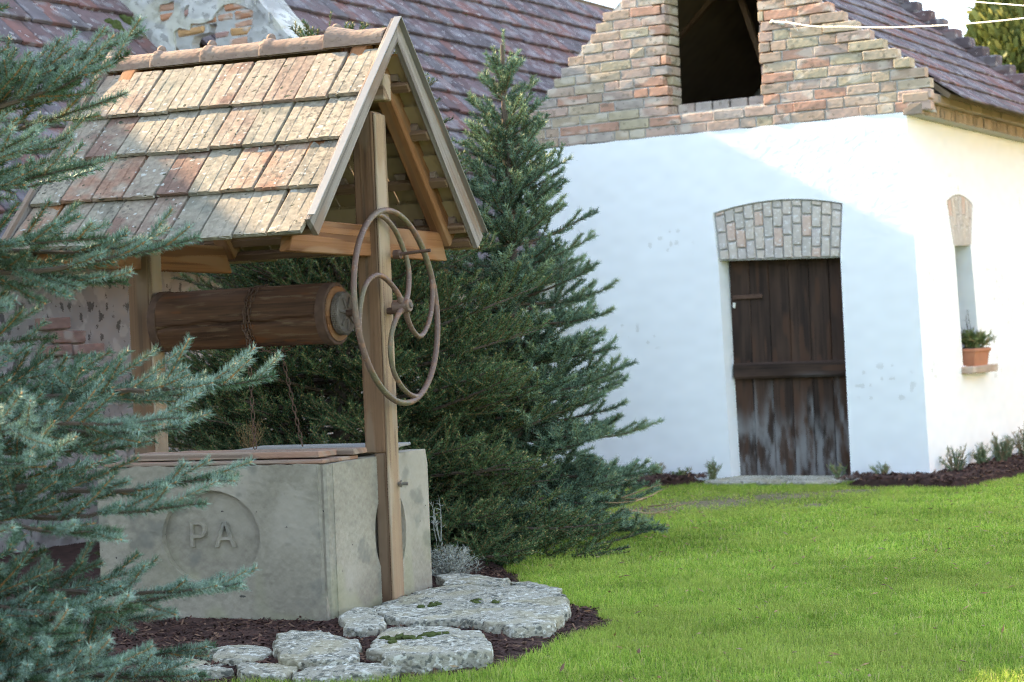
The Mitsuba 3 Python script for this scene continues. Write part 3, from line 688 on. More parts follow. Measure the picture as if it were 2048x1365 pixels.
# ridge purlin poking out of the gable
v, f = cbox(-.035, 1.33, VC - .02, VC + .055, 2.30, 2.42, .006)
add(well + '__ridge_beam', (v, f), 'wood_post_pale', WF, uv=wood_uv(v, 0))
# roof: battens, tiles, barge boards, ridge tiles
UR0, UR1 = -.072, 1.375
roofk = well + '__roof'
TL = math.hypot(1, SL)
def slope_pt(sgn, dv, lift=0.0):
    """point on the roof surface dv below the ridge line (horizontally)"""
    n = np.array([0, sgn * SL, 1]) / TL
    return np.array([0, VC + sgn * dv, AP - .035 - SL * dv]) + n * lift
bt = []
for sgn in (-1, 1):
    for k in range(5):
        d = .055 + .2 * k if k else .06
        c = slope_pt(sgn, min(d + .145, .865), -.045)
        (v, f), uv = beam(c + [UR0, 0, 0], c + [UR1, 0, 0], .045, .03, [0, sgn, -SL], .003)
        add(roofk + '__batten', (v, f), 'wood_batten', WF, uv=uv)
TW, ROWH = (UR1 - UR0) / 9, .2005
def rib_tile(sgn, u0, w, d0, d1, rng):
    """interlocking tile with two pairs of fine grooves; d0 upper and d1 lower edge measured from the ridge"""
    n = np.array([0, sgn * SL, 1]) / TL; dn = np.array([0, sgn, -SL]) / TL
    L = (d1 - d0) * TL + .045
    prof = [(0, -.004), (.0035, .010)]
    for q in (.31, .335, .655, .68):
        prof += [(q * w - .0017, .0115), (q * w - .0008, .0107), (q * w + .0008, .0107), (q * w + .0017, .0115)]
    prof += [(w - .013, .0125), (w - .0085, .0115), (w - .008, -.004)]
    m = len(prof); rows = 5
    up0 = slope_pt(sgn, d1, 0) + [u0, 0, 0]
    sk, lo, li = rng.normal(0, .005), rng.normal(0, .004), rng.uniform(0, .006)
    v = []
    for i in range(rows):
        t = i / (rows - 1); s = L * t + (lo if i == 0 else 0)
        lift = .030 * (1 - t) - .014 + li
        for (a, h) in prof:
            e_ = rng.normal(0, .0022) if i == 0 else 0
            v.append(up0 + np.array([a + sk * t, 0, 0]) - dn * (s + e_) + n * (h + lift + (rng.normal(0, .0006))))
    base = len(v)
    for i in (0, rows - 1):
        for (a, h) in ((0, 0), (w - .0035, 0)):
            t = i / (rows - 1); v.append(up0 + np.array([a + sk * t, 0, 0]) - dn * (L * t + (lo if i == 0 else 0)) + n * (-.007 + .030 * (1 - t) - .014 + li))
    f = []
    for i in range(rows - 1):
        for k in range(m - 1):
            q = (i * m + k, i * m + k + 1, (i + 1) * m + k + 1, (i + 1) * m + k)
            f += [(q[0], q[1], q[2]), (q[0], q[2], q[3])]
    b0, b1, b2, b3 = base, base + 1, base + 2, base + 3
    for k in range(m - 1): f.append((b0, k + 1, k) if k < m // 2 else (b1, k + 1, k))
    f += [(b0, b1, m // 2), (b0, b2, (rows - 1) * m), (b0, (rows - 1) * m, 0), (b1, m - 1, rows * m - 1), (b1, rows * m - 1, b3), (b0, b3, b2), (b0, b1, b3)]
    return np.array(v), np.array(f)
tones = WL.permutation(np.linspace(.02, .98, 72))
for sgn in (-1, 1):
    for r in range(4):
        d0 = .075 + r * ROWH; d1 = d0 + ROWH + (.0 if r < 3 else .0) + .05
        d0 = .328 - ROWH + r * ROWH - .0; d1 = d0 + ROWH
        for c in range(9):
            v, f = rib_tile(sgn, UR0 + .002 + c * TW, TW - .002, d0, d1, WL)
            add(roofk + '__tile', (v, f), 'well_tile' if sgn < 0 else 'plain_tile', WF, uv=tone_uv(len(v), tones[(sgn > 0) * 36 + r * 9 + c], WL.uniform()))
# dark under-boarding glimpsed from below is the tiles' own back, with lugs on the battens
lug = []
for sgn in (-1, 1):
    for r in range(4):
        for c in range(9):
            n = np.array([0, sgn * SL, 1]) / TL; dn = np.array([0, sgn, -SL]) / TL
            o = slope_pt(sgn, .328 - ROWH + r * ROWH + .055, -.018) + [UR0 + (c + .5) * TW, 0, 0]
            lug.append(hull([o + np.array([a, 0, 0]) + dn * b + n * h for a in (-.03, .03) for b in (-.02, .02) for h in (.0, .02)] + [o + np.array([a, 0, 0]) - n * .014 for a in (-.02, .02)]))
v, f = join(lug)
add(roofk + '__tile_lugs', (v, f), 'ridge_tile', WF, kind='stuff')
for k, (uu, th) in enumerate(((-.1, .024), (1.379, .022))):
    for sgn in (-1, 1):
        dv = .925
        prof = [(VC, AP + .012), (VC, AP - .098), (VC + sgn * (dv - .075), EZ - .035), (VC + sgn * dv, EZ + .028), (VC + sgn * (dv - .01), EZ + .04)]
        v, f = extrude(sg.Polygon(prof).buffer(-.001), th, 'yzx'); v[:, 0] += uu
        dn = np.array([0, sgn, -SL]) / TL
        al = v @ dn; ac = v[:, 1] * sgn * SL / TL + v[:, 2] / TL
        add(roofk + '__barge_board', (v, f), 'wood_grey', WF, uv=np.stack([al + 3 * k + sgn, ac + v[:, 0] + 7 * sgn], 1))
# thin tin strip on the barge tops
for sgn in (-1, 1):
    a = np.array([-.108, VC, AP + .014]); b = np.array([-.108, VC + sgn * .925, EZ + .045])
    (v, f), uv = beam(a, b, .034, .004, [1, 0, 0], .001)
    add(roofk + '__flashing', (v, f), 'steel', WF)
# ridge tiles: half round with a thick socket and a knob
RU = [(-.02 + .0, .26), (.24, .30), (.56, .30), (.86, .30), (1.16, .24)]
ustart = [-.065, .215, .555, .865, 1.135, 1.385]
for i in range(5):
    u0, u1 = ustart[i], ustart[i + 1]
    big = 1.22 if i == 0 else 1.0
    rows = [(0, 1.02), (.02, 1.02), (.25, 1.0), (.82, 1.0), (.86, 1.03), (.89, 1.10), (.95, 1.15), (1.0, 1.13), (1.02, 1.06)]
    if i == 0: rows = [(0, .92), (.03, .95), (.56, 1.0), (.62, 1.04), (.72, 1.12), (.86, 1.22), (1.0, 1.34), (1.02, 1.2)]
    v, f = [], []
    K = 13
    hk = .028 * big; wk = .080 * big; zb = AP - .114
    for (t, s) in rows:
        for k in range(K):
            th = math.pi * k / (K - 1)
            v.append((u0 + (u1 - u0) * t, VC - math.cos(th) * wk * (1 + (s - 1) * .5), zb + .002 * big + max(0, math.sin(th)) ** .8 * (hk + .05) * s + WL.normal(0, .0007)))
    for i_ in range(len(rows) - 1):
        for k in range(K - 1):
            q = (i_ * K + k, i_ * K + k + 1, (i_ + 1) * K + k + 1, (i_ + 1) * K + k); f += [(q[0], q[1], q[2]), (q[0], q[2], q[3])]
    nv = len(v)      # inner shell gives the tile its thickness
    vin = [(p[0], VC + (p[1] - VC) * .84, zb + (p[2] - zb) * .84 - .004) for p in v]
    v = v + vin
    f += [(b + nv, a + nv, c + nv) for a, b, c in f]
    for row in (0, len(rows) - 1):
        for k in range(K - 1):
            a, b = row * K + k, row * K + k + 1; f += [(a, b, b + nv), (a, b + nv, a + nv)]
    rk = add(roofk + '__ridge_tile', (np.array(v), np.array(f)), 'ridge_tile', WF, smooth=35)
    # knob (grip) on the socket
    if i < 5:
        s = trimesh.creation.icosphere(2); vv = np.array(s.vertices)
        kn = np.stack([u0 + (u1 - u0) * .945 + vv[:, 0] * .022 * big, VC + vv[:, 1] * .022 * big, zb + (hk + .05) * 1.15 + vv[:, 2] * .024 * big], 1)
        add(roofk + '__ridge_knob', (kn, np.array(s.faces)), 'ridge_tile', WF, smooth=True)
# drum
DZ, DR, DV = 1.351, .146, .055
DU0, DU1 = .262, 1.166
na, nl = 128, 60
v, f, uv = [], [], []
crack = lambda u: -.16 + .22 * (u - .68) * -1 + .05 * math.sin(u * 9.0) + .03 * math.sin(u * 31)
for i in range(nl + 1):
    u_ = DU0 + (DU1 - DU0) * i / nl
    for k in range(na + 1):
        th = 2 * math.pi * k / na
        d_ = abs(((th - (math.pi + crack(u_)) + math.pi) % (2 * math.pi)) - math.pi)
        rr = DR - .008 + .003 * math.sin(th * 3 + u_ * 2) + .002 * math.sin(th * 7 + 1) - (.022 * max(0, 1 - d_ / .055) if .06 < i / nl < .97 else 0)
        v.append((u_, DV + rr * math.cos(th), DZ + rr * math.sin(th) * -1)); uv.append((u_, th * DR))
for i in range(nl):
    for k in range(na):
        q = (i * (na + 1) + k, i * (na + 1) + k + 1, (i + 1) * (na + 1) + k + 1, (i + 1) * (na + 1) + k); f += [(q[0], q[1], q[2]), (q[0], q[2], q[3])]
add(well + '__drum', (np.array(v), np.array(f)), 'wood_drum', WF, smooth=True, uv=np.array(uv))
say(well + '__drum', 'dark cracked log drum with rusty iron bands')
def ring_mesh(u0, u1, ro, ri, n=56):
    v, f = [], []
    for k in range(n):
        t = 2 * math.pi * k / n
        for (u_, r_) in ((u0, ri), (u0, ro - .003), (u0 + .003, ro), (u1 - .003, ro), (u1, ro - .003), (u1, ri)):
            v.append((u_, DV + r_ * math.cos(t), DZ + r_ * math.sin(t)))
    for k in range(n):
        for j in range(6):
            a, b = k * 6 + j, k * 6 + (j + 1) % 6; c, d = ((k + 1) % n) * 6 + j, ((k + 1) % n) * 6 + (j + 1) % 6
            f += [(a, b, d), (a, d, c)]
    return np.array(v), np.array(f)
add(well + '__drum__band', ring_mesh(.252, .300, .1435, .126), 'rust', WF, smooth=40)
add(well + '__drum__band', ring_mesh(1.132, 1.174, .1435, .05), 'rust', WF, smooth=40)
cv_, cf_ = tube([(.246, DV, DZ), (.27, DV, DZ)], .1255, 40)
add(well + '__drum__end_grain', (cv_, cf_), 'wood_warm', WF, uv=wood_uv(cv_, 1))
add(well + '__drum__end_plate', ring_mesh(.205, .2425, .096, .012), 'cast_plate', WF, smooth=40)
rv = []
for k in range(7):     # sunk pockets and ribs of the cast end plate
    t = 2 * math.pi * k / 7 + .3
    c = np.array([.203, DV + .052 * math.cos(t), DZ + .052 * math.sin(t)])
    rv.append(hull([c + np.array([a, b * math.cos(t) - c_ * math.sin(t), b * math.sin(t) + c_ * math.cos(t)]) for a in (-.004, .004) for b in (-.026, .026) for c_ in (-.006, .006)]))
add(well + '__drum__end_rib', join(rv), 'cast_plate', WF)
tt = []
for k in range(64):
    t = 2 * math.pi * k / 64
    c = np.array([.224, DV + .0965 * math.cos(t), DZ + .0965 * math.sin(t)])
    tt.append(hull([c + np.array([a, b * math.cos(t) - c_ * math.sin(t), b * math.sin(t) + c_ * math.cos(t)]) for a in (-.013, .013) for b in (-.003, .003) for c_ in (-.0022, .0022)]))
add(well + '__drum__teeth', join(tt), 'cast_plate', WF)
add(well + '__axle', tube([(-.06, DV, DZ), (.30, DV, DZ)], .016, 12), 'rust', WF, smooth=40)
v, f = tube([(1.15, DV, DZ), (1.24, DV, DZ)], .016, 12); add(well + '__axle', (v, f), 'rust', WF, smooth=40)
# crank wheel: tilted a little, four S-shaped spokes
wk = well + '__crank_wheel'
WC = np.array([-.055, .040, 1.369]); RW = .434
e_v = np.array([0, 1.0, 0]); e_z = np.array([.06, 0, 1.0]); e_z /= np.linalg.norm(e_z); e_u = np.array([-1.0, 0, .06]); e_u /= np.linalg.norm(e_u)
wp = lambda p, q, o=0.0: WC + e_v * p * RW + e_z * q * RW + e_u * o
ths = np.linspace(0, 2 * np.pi, 72, endpoint=False)
add(wk, tube([wp(math.cos(t), math.sin(t)) for t in ths], .0138, 12, closed=True), 'iron', WF, smooth=True)
say(wk, 'rusty iron crank wheel with four curved spokes')
sp = [(-.03, .02, .030), (-.09, .13, .026), (-.21, .235, .018), (-.36, .305, .012), (-.50, .31, .006), (-.66, .245, 0), (-.79, .13, 0), (-.885, -.02, 0), (-.935, -.18, 0), (-.945, -.33, 0)]
for k in range(4):
    c, s = math.cos(-math.pi / 2 * k), math.sin(-math.pi / 2 * k)
    pts = bez([wp(p * c - q * s, p * s + q * c, o) for p, q, o in sp], 40)
    rad = np.interp(np.linspace(0, 1, len(pts)), [0, .1, .5, .9, 1], [.016, .0125, .0115, .012, .010])
    add(wk + '__spoke', tube(pts, rad, 10), 'iron', WF, smooth=True)
add(wk + '__hub', tube([wp(0, 0, -.02), wp(0, 0, -.015), wp(0, 0, .06), wp(0, 0, .064)], [.024, .031, .031, .027], 18), 'iron', WF, smooth=40)
add(wk + '__hub_bolt', tube([wp(0, 0, .062), wp(0, 0, .072)], [.016, .014], 6), 'cast_plate', WF)
kp = wp(.115, .545)
add(wk + '__handle', join([tube([kp + e_u * -.014, kp + e_u * .016], .021, 14), tube([kp + e_u * .01, kp + e_u * .165], .0075, 10)]), 'rust', WF, smooth=40)

# boards lying on the well
bd = [(-.475, -.315, .703, .718, .085, 1.19, 'wood_lid', 'thin lower board along the front rim of the well'),
      (-.30, -.12, .703, .718, .09, 1.17, 'wood_lid', 'thin lower board second from the front rim of the well'),
      (-.415, -.245, .724, .752, .135, 1.08, 'wood_lid', 'thick reddish board on top, nearest the front of the well'),
      (-.215, -.075, .722, .748, .068, 1.00, 'wood_lid', 'second thick board on the well, ending at the front post'),
      (-.06, .17, .7195, .733, .13, .93, 'wood_lid_pale', 'pale grey board across the middle of the well top'),
      (.18, .345, .7195, .734, .10, .90, 'wood_lid_pale', 'pale grey board behind the middle of the well top'),
      (.355, .53, .7195, .733, .13, .92, 'wood_lid_pale', 'pale grey board along the back rim of the well')]
for (v0, v1, z0, z1, u0, u1, m_, lb) in bd:
    v, f = cbox(u0, u1, v0, v1, z0, z1, .003, .002, WL)
    add('cover_board', (v, f), m_, WF, uv=wood_uv(v, 0), label=lb, cat='board', group='boards covering the well')
# chain wound round the drum, two ends hanging to the boards
def link():
    a = [(.0075 * math.cos(t), (.0115 if math.sin(t) > 0 else -.0115) + .0075 * math.sin(t), 0) for t in np.linspace(0, 2 * np.pi, 12, endpoint=False)]
    return tube(a, .0025, 5, closed=True)
LK = link()
def chain(path):
    p = np.asarray(path, float); seg = np.linalg.norm(np.diff(p, axis=0), axis=1); s = np.concatenate([[0], np.cumsum(seg)])
    out = []; k = 0
    for d in np.arange(.017, s[-1], .0335):
        c = np.array([np.interp(d, s, p[:, i]) for i in range(3)]); c2 = np.array([np.interp(min(d + .01, s[-1]), s, p[:, i]) for i in range(3)]); c1 = np.array([np.interp(d - .01, s, p[:, i]) for i in range(3)])
        y = c2 - c1; y /= np.linalg.norm(y); x = np.cross(y, [.31, .9, .2]); x /= np.linalg.norm(x); z = np.cross(x, y)
        if k % 2: x, z = z, -x
        out.append((LK[0] @ np.array([x, y, z]) + c, LK[1])); k += 1
    return out
cl = []
def wrap(u0, u1, a0, a1, r=.1405, n=40):
    return [(u0 + (u1 - u0) * t, DV + r * math.cos(a0 + (a1 - a0) * t), DZ + r * math.sin(a0 + (a1 - a0) * t)) for t in np.linspace(0, 1, n)]
cl += chain(wrap(.63, .66, -1.5, 5.0)); cl += chain(wrap(.68, .65, -1.9, 3.9)); cl += chain(wrap(.605, .645, .5, 4.4, .1425))
lp = wrap(.64, .655, 2.2, 4.0, .131)
cl += chain(bez([(.655, DV - .140, DZ + .04), (.655, DV - .150, DZ - .06), (.625, DV - .115, DZ - .137), (.575, DV - .06, DZ - .158), (.53, DV, DZ - .154), (.50, DV + .04, DZ - .137)], 60))
cl += chain([(.648, DV - .138, DZ - .03), (.643, DV - .140, DZ - .12), (.628, DV - .140, .735)])
cl += chain([(.60, DV + .11, DZ + .10), (.60, DV + .143, DZ), (.60, DV + .11, 1.15), (.47, DV + .02, .75)])
add('chain', join(cl), 'rust', WF, label='rusty iron chain wound round the log drum and hanging to the boards', cat='chain')

# ------------------------------------------------------------------ flagstones round the well
STONES = [
    ('broad flat grey slab in front of the wooden post, largest of the flagstones', 0.070, [(-0.667, 8.352), (-0.551, 8.762), (-0.427, 9.027), (-0.266, 9.087), (-0.009, 8.948), (0.195, 8.446), (0.192, 8.098), (0.106, 7.745), (-0.054, 7.653), (-0.174, 7.796), (-0.258, 7.918), (-0.441, 7.913), (-0.551, 8.045)]),
    ('lichen covered stone behind the broad slab, beside the well corner', 0.074, [(-0.423, 9.47), (-0.353, 9.571), (-0.225, 9.403), (-0.053, 9.146), (-0.086, 8.91), (-0.215, 8.989), (-0.36, 9.112)]),
    ('narrow stone wedged behind the far right end of the broad slab', 0.061, [(-0.079, 9.183), (0.015, 9.21), (0.15, 8.884), (0.205, 8.569), (0.101, 8.67), (-0.032, 8.98)]),
    ('small round stone touching the corner of the concrete box', 0.074, [(-0.766, 8.201), (-0.735, 8.345), (-0.649, 8.351), (-0.576, 8.073), (-0.581, 7.833), (-0.645, 7.742), (-0.709, 7.786)]),
    ('chunky stone in front of the small round one, left of the gap', 0.070, [(-0.979, 7.679), (-0.917, 7.796), (-0.818, 7.809), (-0.754, 7.658), (-0.652, 7.502), (-0.613, 7.367), (-0.617, 7.063), (-0.739, 7.015), (-0.892, 7.087), (-0.947, 7.356)]),
    ('oval speckled stone with a tuft of moss beside the lawn', 0.074, [(-0.582, 7.383), (-0.546, 7.654), (-0.435, 7.786), (-0.292, 7.719), (-0.17, 7.552), (-0.119, 7.262), (-0.126, 7.11), (-0.27, 7.032), (-0.376, 6.98), (-0.485, 6.985), (-0.548, 7.113)]),
    ('low pale edging stone in front, second from the right', 0.041, [(-1.068, 7.163), (-0.903, 7.167), (-0.818, 7.068), (-0.871, 6.899), (-1.018, 6.934)]),
    ('low pale edging stone in front, below the chunky stone', 0.041, [(-0.835, 6.975), (-0.752, 7.13), (-0.602, 7.092), (-0.458, 6.98), (-0.549, 6.874), (-0.721, 6.822), (-0.81, 6.863)]),
    ('flat stone under the lowest spruce twigs, left of the chunky stone', 0.057, [(-1.191, 7.483), (-1.16, 7.599), (-0.98, 7.49), (-0.966, 7.305), (-1.067, 7.158), (-1.172, 7.299)]),
    ('edging stone half hidden below the spruce twigs, leftmost of all', 0.041, [(-1.325, 7.364), (-1.093, 7.203), (-1.061, 7.051), (-1.175, 7.025), (-1.293, 7.129)]),
]
SR = np.random.default_rng(61)
MOSS = []
for k, (lb, top, pts) in enumerate(STONES):
    ring = np.array(wobble(pts, .012, .045, SR)); n = len(ring); c = ring.mean(0)
    layers = [(.98, -.05), (1.0, .01), (1.005, top * .5), (.998, top * .82), (.975, top * .97), (.92, top), (.64, top + .003), (.32, top + .004)]
    v, f = [], []
    for s, z in layers:
        for q in ring:
            p = c + (q - c) * s; nz = meshkit.fbm(np.array([p[0] * 9 + k, p[1] * 9, z * 9]), 4, k)
            d = (q - c) / np.linalg.norm(q - c)
            p = p + d * (nz - .5) * .035 * (z < top * .98)
            v.append((p[0], p[1], z + (meshkit.fbm(np.array([p[0] * 7 + 3, p[1] * 7, k * 3.0]), 4, k) - .5) * (.028 if z > top * .5 else .0)))
    v.append((c[0], c[1], top + .005)); m = len(layers)
    for i in range(m - 1):
        for j in range(n):
            a, b = i * n + j, i * n + (j + 1) % n
            f += [(a, b, b + n), (a, b + n, a + n)]
    for j in range(n): f.append(((m - 1) * n + j, (m - 1) * n + (j + 1) % n, len(v) - 1))
    if sg.Polygon(ring).exterior.is_ccw is False: f = [(a, c_, b) for a, b, c_ in f]
    tm = trimesh.Trimesh(np.array(v), np.array(f), process=False).subdivide()
    vv = np.array(tm.vertices); vv = vv + (meshkit.fbm(vv * 28, 3, 5)[:, None] - .5) * np.array([.006, .006, .012])
    key = add('flagstone', (vv, np.array(tm.faces)), 'stone', smooth=48, label=lb, cat='stone', group='flagstones round the well')
    if k in (0, 5):
        for (ox, oy) in (((.0, .05), (-.20, -.02)) if k == 0 else ((-.05, .05), (.02, .08), (-.12, .03))):
            for i in range(6):
                s = trimesh.creation.icosphere(1); a = np.array(s.vertices) * (1 + .25 * SR.normal(0, 1, (42, 1))) * np.array([.017, .02, .010])
                MOSS.append((k, (a + np.array([c[0] + ox + SR.normal(0, .028), c[1] + oy + SR.normal(0, .03), top + .004]), np.array(s.faces))))
for k, nm in ((0, 'flagstone'), (5, 'flagstone_005')):
    used[nm + '__moss'] = 0
    add(nm + '__moss', join([m for q, m in MOSS if q == k]), 'moss', smooth=True, kind='stuff')
# chips of bark on the beds
CR = np.random.default_rng(71)
def chips(polys, n, size, zf):
    import shapely
    vs, fs, us = [], [], []; cnt = 0
    big = ops.unary_union(polys); x0, y0, x1, y1 = big.bounds
    pts = CR.uniform([x0, y0], [x1, y1], (n * 6, 2)); pts = pts[shapely.contains(big, shapely.points(pts))][:n]
    for x, y in pts:
        L, w, t = size * CR.uniform(.5, 1.5), size * CR.uniform(.18, .4), size * CR.uniform(.05, .13)
        a = CR.uniform(0, 6.28); tl = CR.normal(0, .35)
        x_ = np.array([math.cos(a) * math.cos(tl), math.sin(a) * math.cos(tl), math.sin(tl)]); y_ = np.array([-math.sin(a), math.cos(a), CR.normal(0, .3)]); z_ = np.cross(x_, y_)
        p = np.array([[-L, -w, 0], [L * .9, -w * .8, 0], [L, w * .5, 0], [-L * .8, w, 0], [-L * .7, -w * .5, t], [L * .8, 0, t]]) * .5
        vs.append(p @ np.array([x_, y_, z_]) + [x, y, zf(x, y) + .006])
        fs.append(np.array([[0, 1, 5], [0, 5, 4], [1, 2, 5], [2, 3, 5], [3, 4, 5], [3, 0, 4]]) + cnt); cnt += 6
        us.append(tone_uv(6, CR.uniform() ** 1.3, CR.uniform()))
    return (np.vstack(vs), np.vstack(fs)), np.vstack(us)
front_bed = BED.intersection(sg.box(-1.8, 6.9, .6, 10.2))
m, u_ = chips([front_bed], 11000, .034, lambda x, y: bedz(x, y) * .9)
add('bark_mulch', m, 'chip', uv=u_, label='dark bark chips strewn between the flagstones', cat='mulch', kind='stuff')
m, u_ = chips(HBEDS, 6000, .05, lambda x, y: .055 + .02 * CR.uniform())
add('bark_mulch', m, 'chip', uv=u_, label='dark bark chips along the foot of the white house', cat='mulch', kind='stuff')

# ------------------------------------------------------------------ conifers
def unit(v): return v / (np.linalg.norm(v, axis=-1, keepdims=True) + 1e-12)
class Tree:
    def __init__(s, seed):
        s.r = np.random.default_rng(seed); s.P0, s.P1, s.sz, s.tone, s.wood = [], [], [], [], []; s.coarse = None
    def seg(s, a, b, size, tone): s.P0.append(a); s.P1.append(b); s.sz.append(size); s.tone.append(tone)
    def twig(s, pts, r0, r1): s.wood.append((np.asarray(pts), r0, r1))
    def shoot(s, a, d, L, size, bend=.0, age=.8):
        """one needle-clad shoot, gently curved"""
        k = max(2, int(L / .07)); p = np.asarray(a, float); d = unit(np.asarray(d, float)); pts = [p]
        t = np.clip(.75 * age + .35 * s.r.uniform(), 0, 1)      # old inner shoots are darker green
        for i in range(k):
            d = unit(d + np.array([0, 0, bend / k]) + s.r.normal(0, .035, 3)); q = p + d * L / k
            s.seg(p, q, size, t); pts.append(q); p = q
        s.twig(pts, .0038, .0022)
        return pts, d
    def bough(s, base, tip, width, gap, fing, sag, size, bare=.28, up=.12, ang0=.85, rs=.35):
        """a main axis with laterals; laterals carry finger-like shoots of length fing every gap metres"""
        r = s.r; base, tip = np.asarray(base, float), np.asarray(tip, float); L = np.linalg.norm(tip - base)
        c1 = base + (tip - base) * .5 + np.array([0, 0, -sag * L]); n = max(6, int(L / .05))
        t = np.linspace(0, 1, n + 1)[:, None]
        ax = (1 - t) ** 2 * base + 2 * t * (1 - t) * c1 + t * t * tip + np.cumsum(r.normal(0, .003, (n + 1, 3)), 0) * (t > 0)
        s.twig(ax, .004 + .010 * L, .002)
        ft = r.uniform()
        for i in range(n):
            if i / n > max(bare + .1, 1 - .35 / L): s.seg(ax[i], ax[i + 1], size, ft)
        pos = bare; sgn = 1
        while pos < 1 - .03 / L:
            i = min(n - 1, int(pos * n)); p = ax[i]; d = unit(ax[i + 1] - ax[i])
            hs = unit(np.cross(d, [0, 0, 1])); upv = np.cross(hs, d)
            prof = min(1, (pos - bare) / .2 + .45) * min(1, ((1 - pos) / .6) ** .8)
            lw = max(fing * r.uniform(.55, 1.0) * (.6 + .4 * min(1, (1 - pos) * L / .15)), width * prof * r.uniform(.75, 1.15))
            roll = r.normal(.05, rs)
            ang = ang0 + r.uniform(-.15, .15) - .22 * pos
            ld = unit(d * math.cos(ang) + (hs * sgn * math.cos(roll) + upv * math.sin(roll)) * math.sin(ang) + np.array([0, 0, up * .6]))
            age = (pos - bare) / (1 - bare); pts, _ = s.shoot(p, ld, lw, size, up, age)
            if lw > 1.35 * fing:
                m = len(pts); sg2 = 1; q = .30 * fing / lw + .05
                while q * lw < lw - .25 * fing:
                    j = min(m - 2, int(q * (m - 1))); b = pts[j] + (pts[j + 1] - pts[j]) * (q * (m - 1) - j)
                    dd = unit(pts[j + 1] - pts[j]); h2 = unit(np.cross(dd, [0, 0, 1]) + 1e-6); u2 = np.cross(h2, dd)
                    rl = r.normal(.1, .55)
                    sl = fing * r.uniform(.65, 1.1) * min(1, .45 + (1 - q) * lw / (2.2 * fing))
                    s.shoot(b, dd * .78 + (h2 * sg2 * math.cos(rl) + u2 * math.sin(rl)) * .55 + np.array([0, 0, up * .6]), sl, size * .97, up, min(1, age * .7 + .4 * q))
                    sg2 = -sg2; q += r.uniform(.75, 1.2) * gap / lw
            sgn = -sgn; pos += r.uniform(.75, 1.2) * gap * .8 / L
    def build(s, name, dens, nl, nw, cols, wood_col, trunk, label, cat, group=None, phi=(.75, 1.15), upb=.25, tipcol=None, trunk_mat='bark_dark', bud=.006):
        r = s.r
        P0, P1 = np.array(s.P0), np.array(s.P1); sz, tone = np.array(s.sz), np.array(s.tone)
        L = np.linalg.norm(P1 - P0, axis=1); far_ = (np.arange(len(L)) >= s.coarse) if s.coarse else np.zeros(len(L), bool)
        cnt = np.maximum(2, (L * np.where(far_, .35, 1.0) * dens * r.uniform(.85, 1.15, len(L))).astype(int))
        k = np.repeat(np.arange(len(L)), cnt); N = len(k)
        t = r.uniform(-.04, 1.03, N); a = unit(P1 - P0)[k]
        base = P0[k] + (P1 - P0)[k] * t[:, None]
        b = unit(np.cross(a, np.where(np.abs(a[:, 2:3]) < .9, [[0, 0, 1.0]], [[1.0, 0, 0]]))); c = np.cross(a, b)
        th = r.uniform(0, 2 * np.pi, N)[:, None]; ph = r.uniform(phi[0], phi[1], N)[:, None]
        rad = b * np.cos(th) + c * np.sin(th)
        d = unit(a * np.cos(ph) + rad * np.sin(ph) + np.array([0, 0, upb]) + r.normal(0, .08, (N, 3)))
        ln = nl * sz[k] * r.uniform(.75, 1.12, N)
        side = unit(np.cross(d, r.normal(0, 1, (N, 3)))) * (nw * .5) * np.where(far_[k], 2.2, 1.0)[:, None]
        tip = base + d * ln[:, None] + a * (ln * .06)[:, None]
        v = np.stack([base - side, base + side, tip], 1).reshape(-1, 3)
        f = np.arange(N * 3).reshape(N, 3)
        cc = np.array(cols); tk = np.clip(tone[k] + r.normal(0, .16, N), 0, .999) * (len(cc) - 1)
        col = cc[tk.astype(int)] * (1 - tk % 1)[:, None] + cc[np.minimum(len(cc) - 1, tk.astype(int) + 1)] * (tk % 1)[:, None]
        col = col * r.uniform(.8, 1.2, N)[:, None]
        col5 = np.repeat(col, 3, 0)
        vs, fs, cs = [v], [f], [col5]; off = len(v)
        wv, wf, wcs = [], [], []
        for pts, r0, r1 in s.wood:
            m = len(pts)
            vv, ff = tube(pts, np.linspace(r0, r1, m), 3 if r0 < .006 else 5, caps=False)
            wv.append(vv); wf.append(ff + off); off += len(vv)
            old = min(1, r0 / .012); wc = np.array(wood_col) * (1 - old) + np.array([.11, .08, .06]) * old
            wcs.append(np.tile(wc * r.uniform(.75, 1.2), (len(vv), 1)))
            if bud and r0 < .004:   # orange-brown bud at the tip of the shoot
                e = pts[-1]; dd = unit(pts[-1] - pts[-2]); bb = unit(np.cross(dd, [.3, .8, .2])); c2 = np.cross(dd, bb)
                vv = np.array([e - dd * bud, e + bb * bud * .6, e - bb * bud * .3 + c2 * bud * .52, e - bb * bud * .3 - c2 * bud * .52, e + dd * bud * 1.3])
                wv.append(vv); wf.append(np.array([[0, 1, 2], [0, 2, 3], [0, 3, 1], [4, 2, 1], [4, 3, 2], [4, 1, 3]]) + off); off += 5
                wcs.append(np.tile(np.array(tipcol or wood_col) * r.uniform(.8, 1.2), (5, 1)))
        say(name, label, cat, group)
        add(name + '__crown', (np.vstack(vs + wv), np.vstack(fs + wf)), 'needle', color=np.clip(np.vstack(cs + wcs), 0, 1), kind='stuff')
        tv, tf = tube(trunk[0], trunk[1], 10)
        add(name + '__trunk', (tv, tf), trunk_mat, smooth=True)
        return N, sum(len(x) for x in fs + wf)
mat('bark_dark', lambda p, n, uv: mix((.06, .045, .035), (.16, .12, .09), fbm(p.x * 30, p.y * 30, p.z * 9, 3)), .95, lambda p, n, uv: fbm(p.x * 30, p.y * 30, p.z * 9, 3), .02, 3e-3)
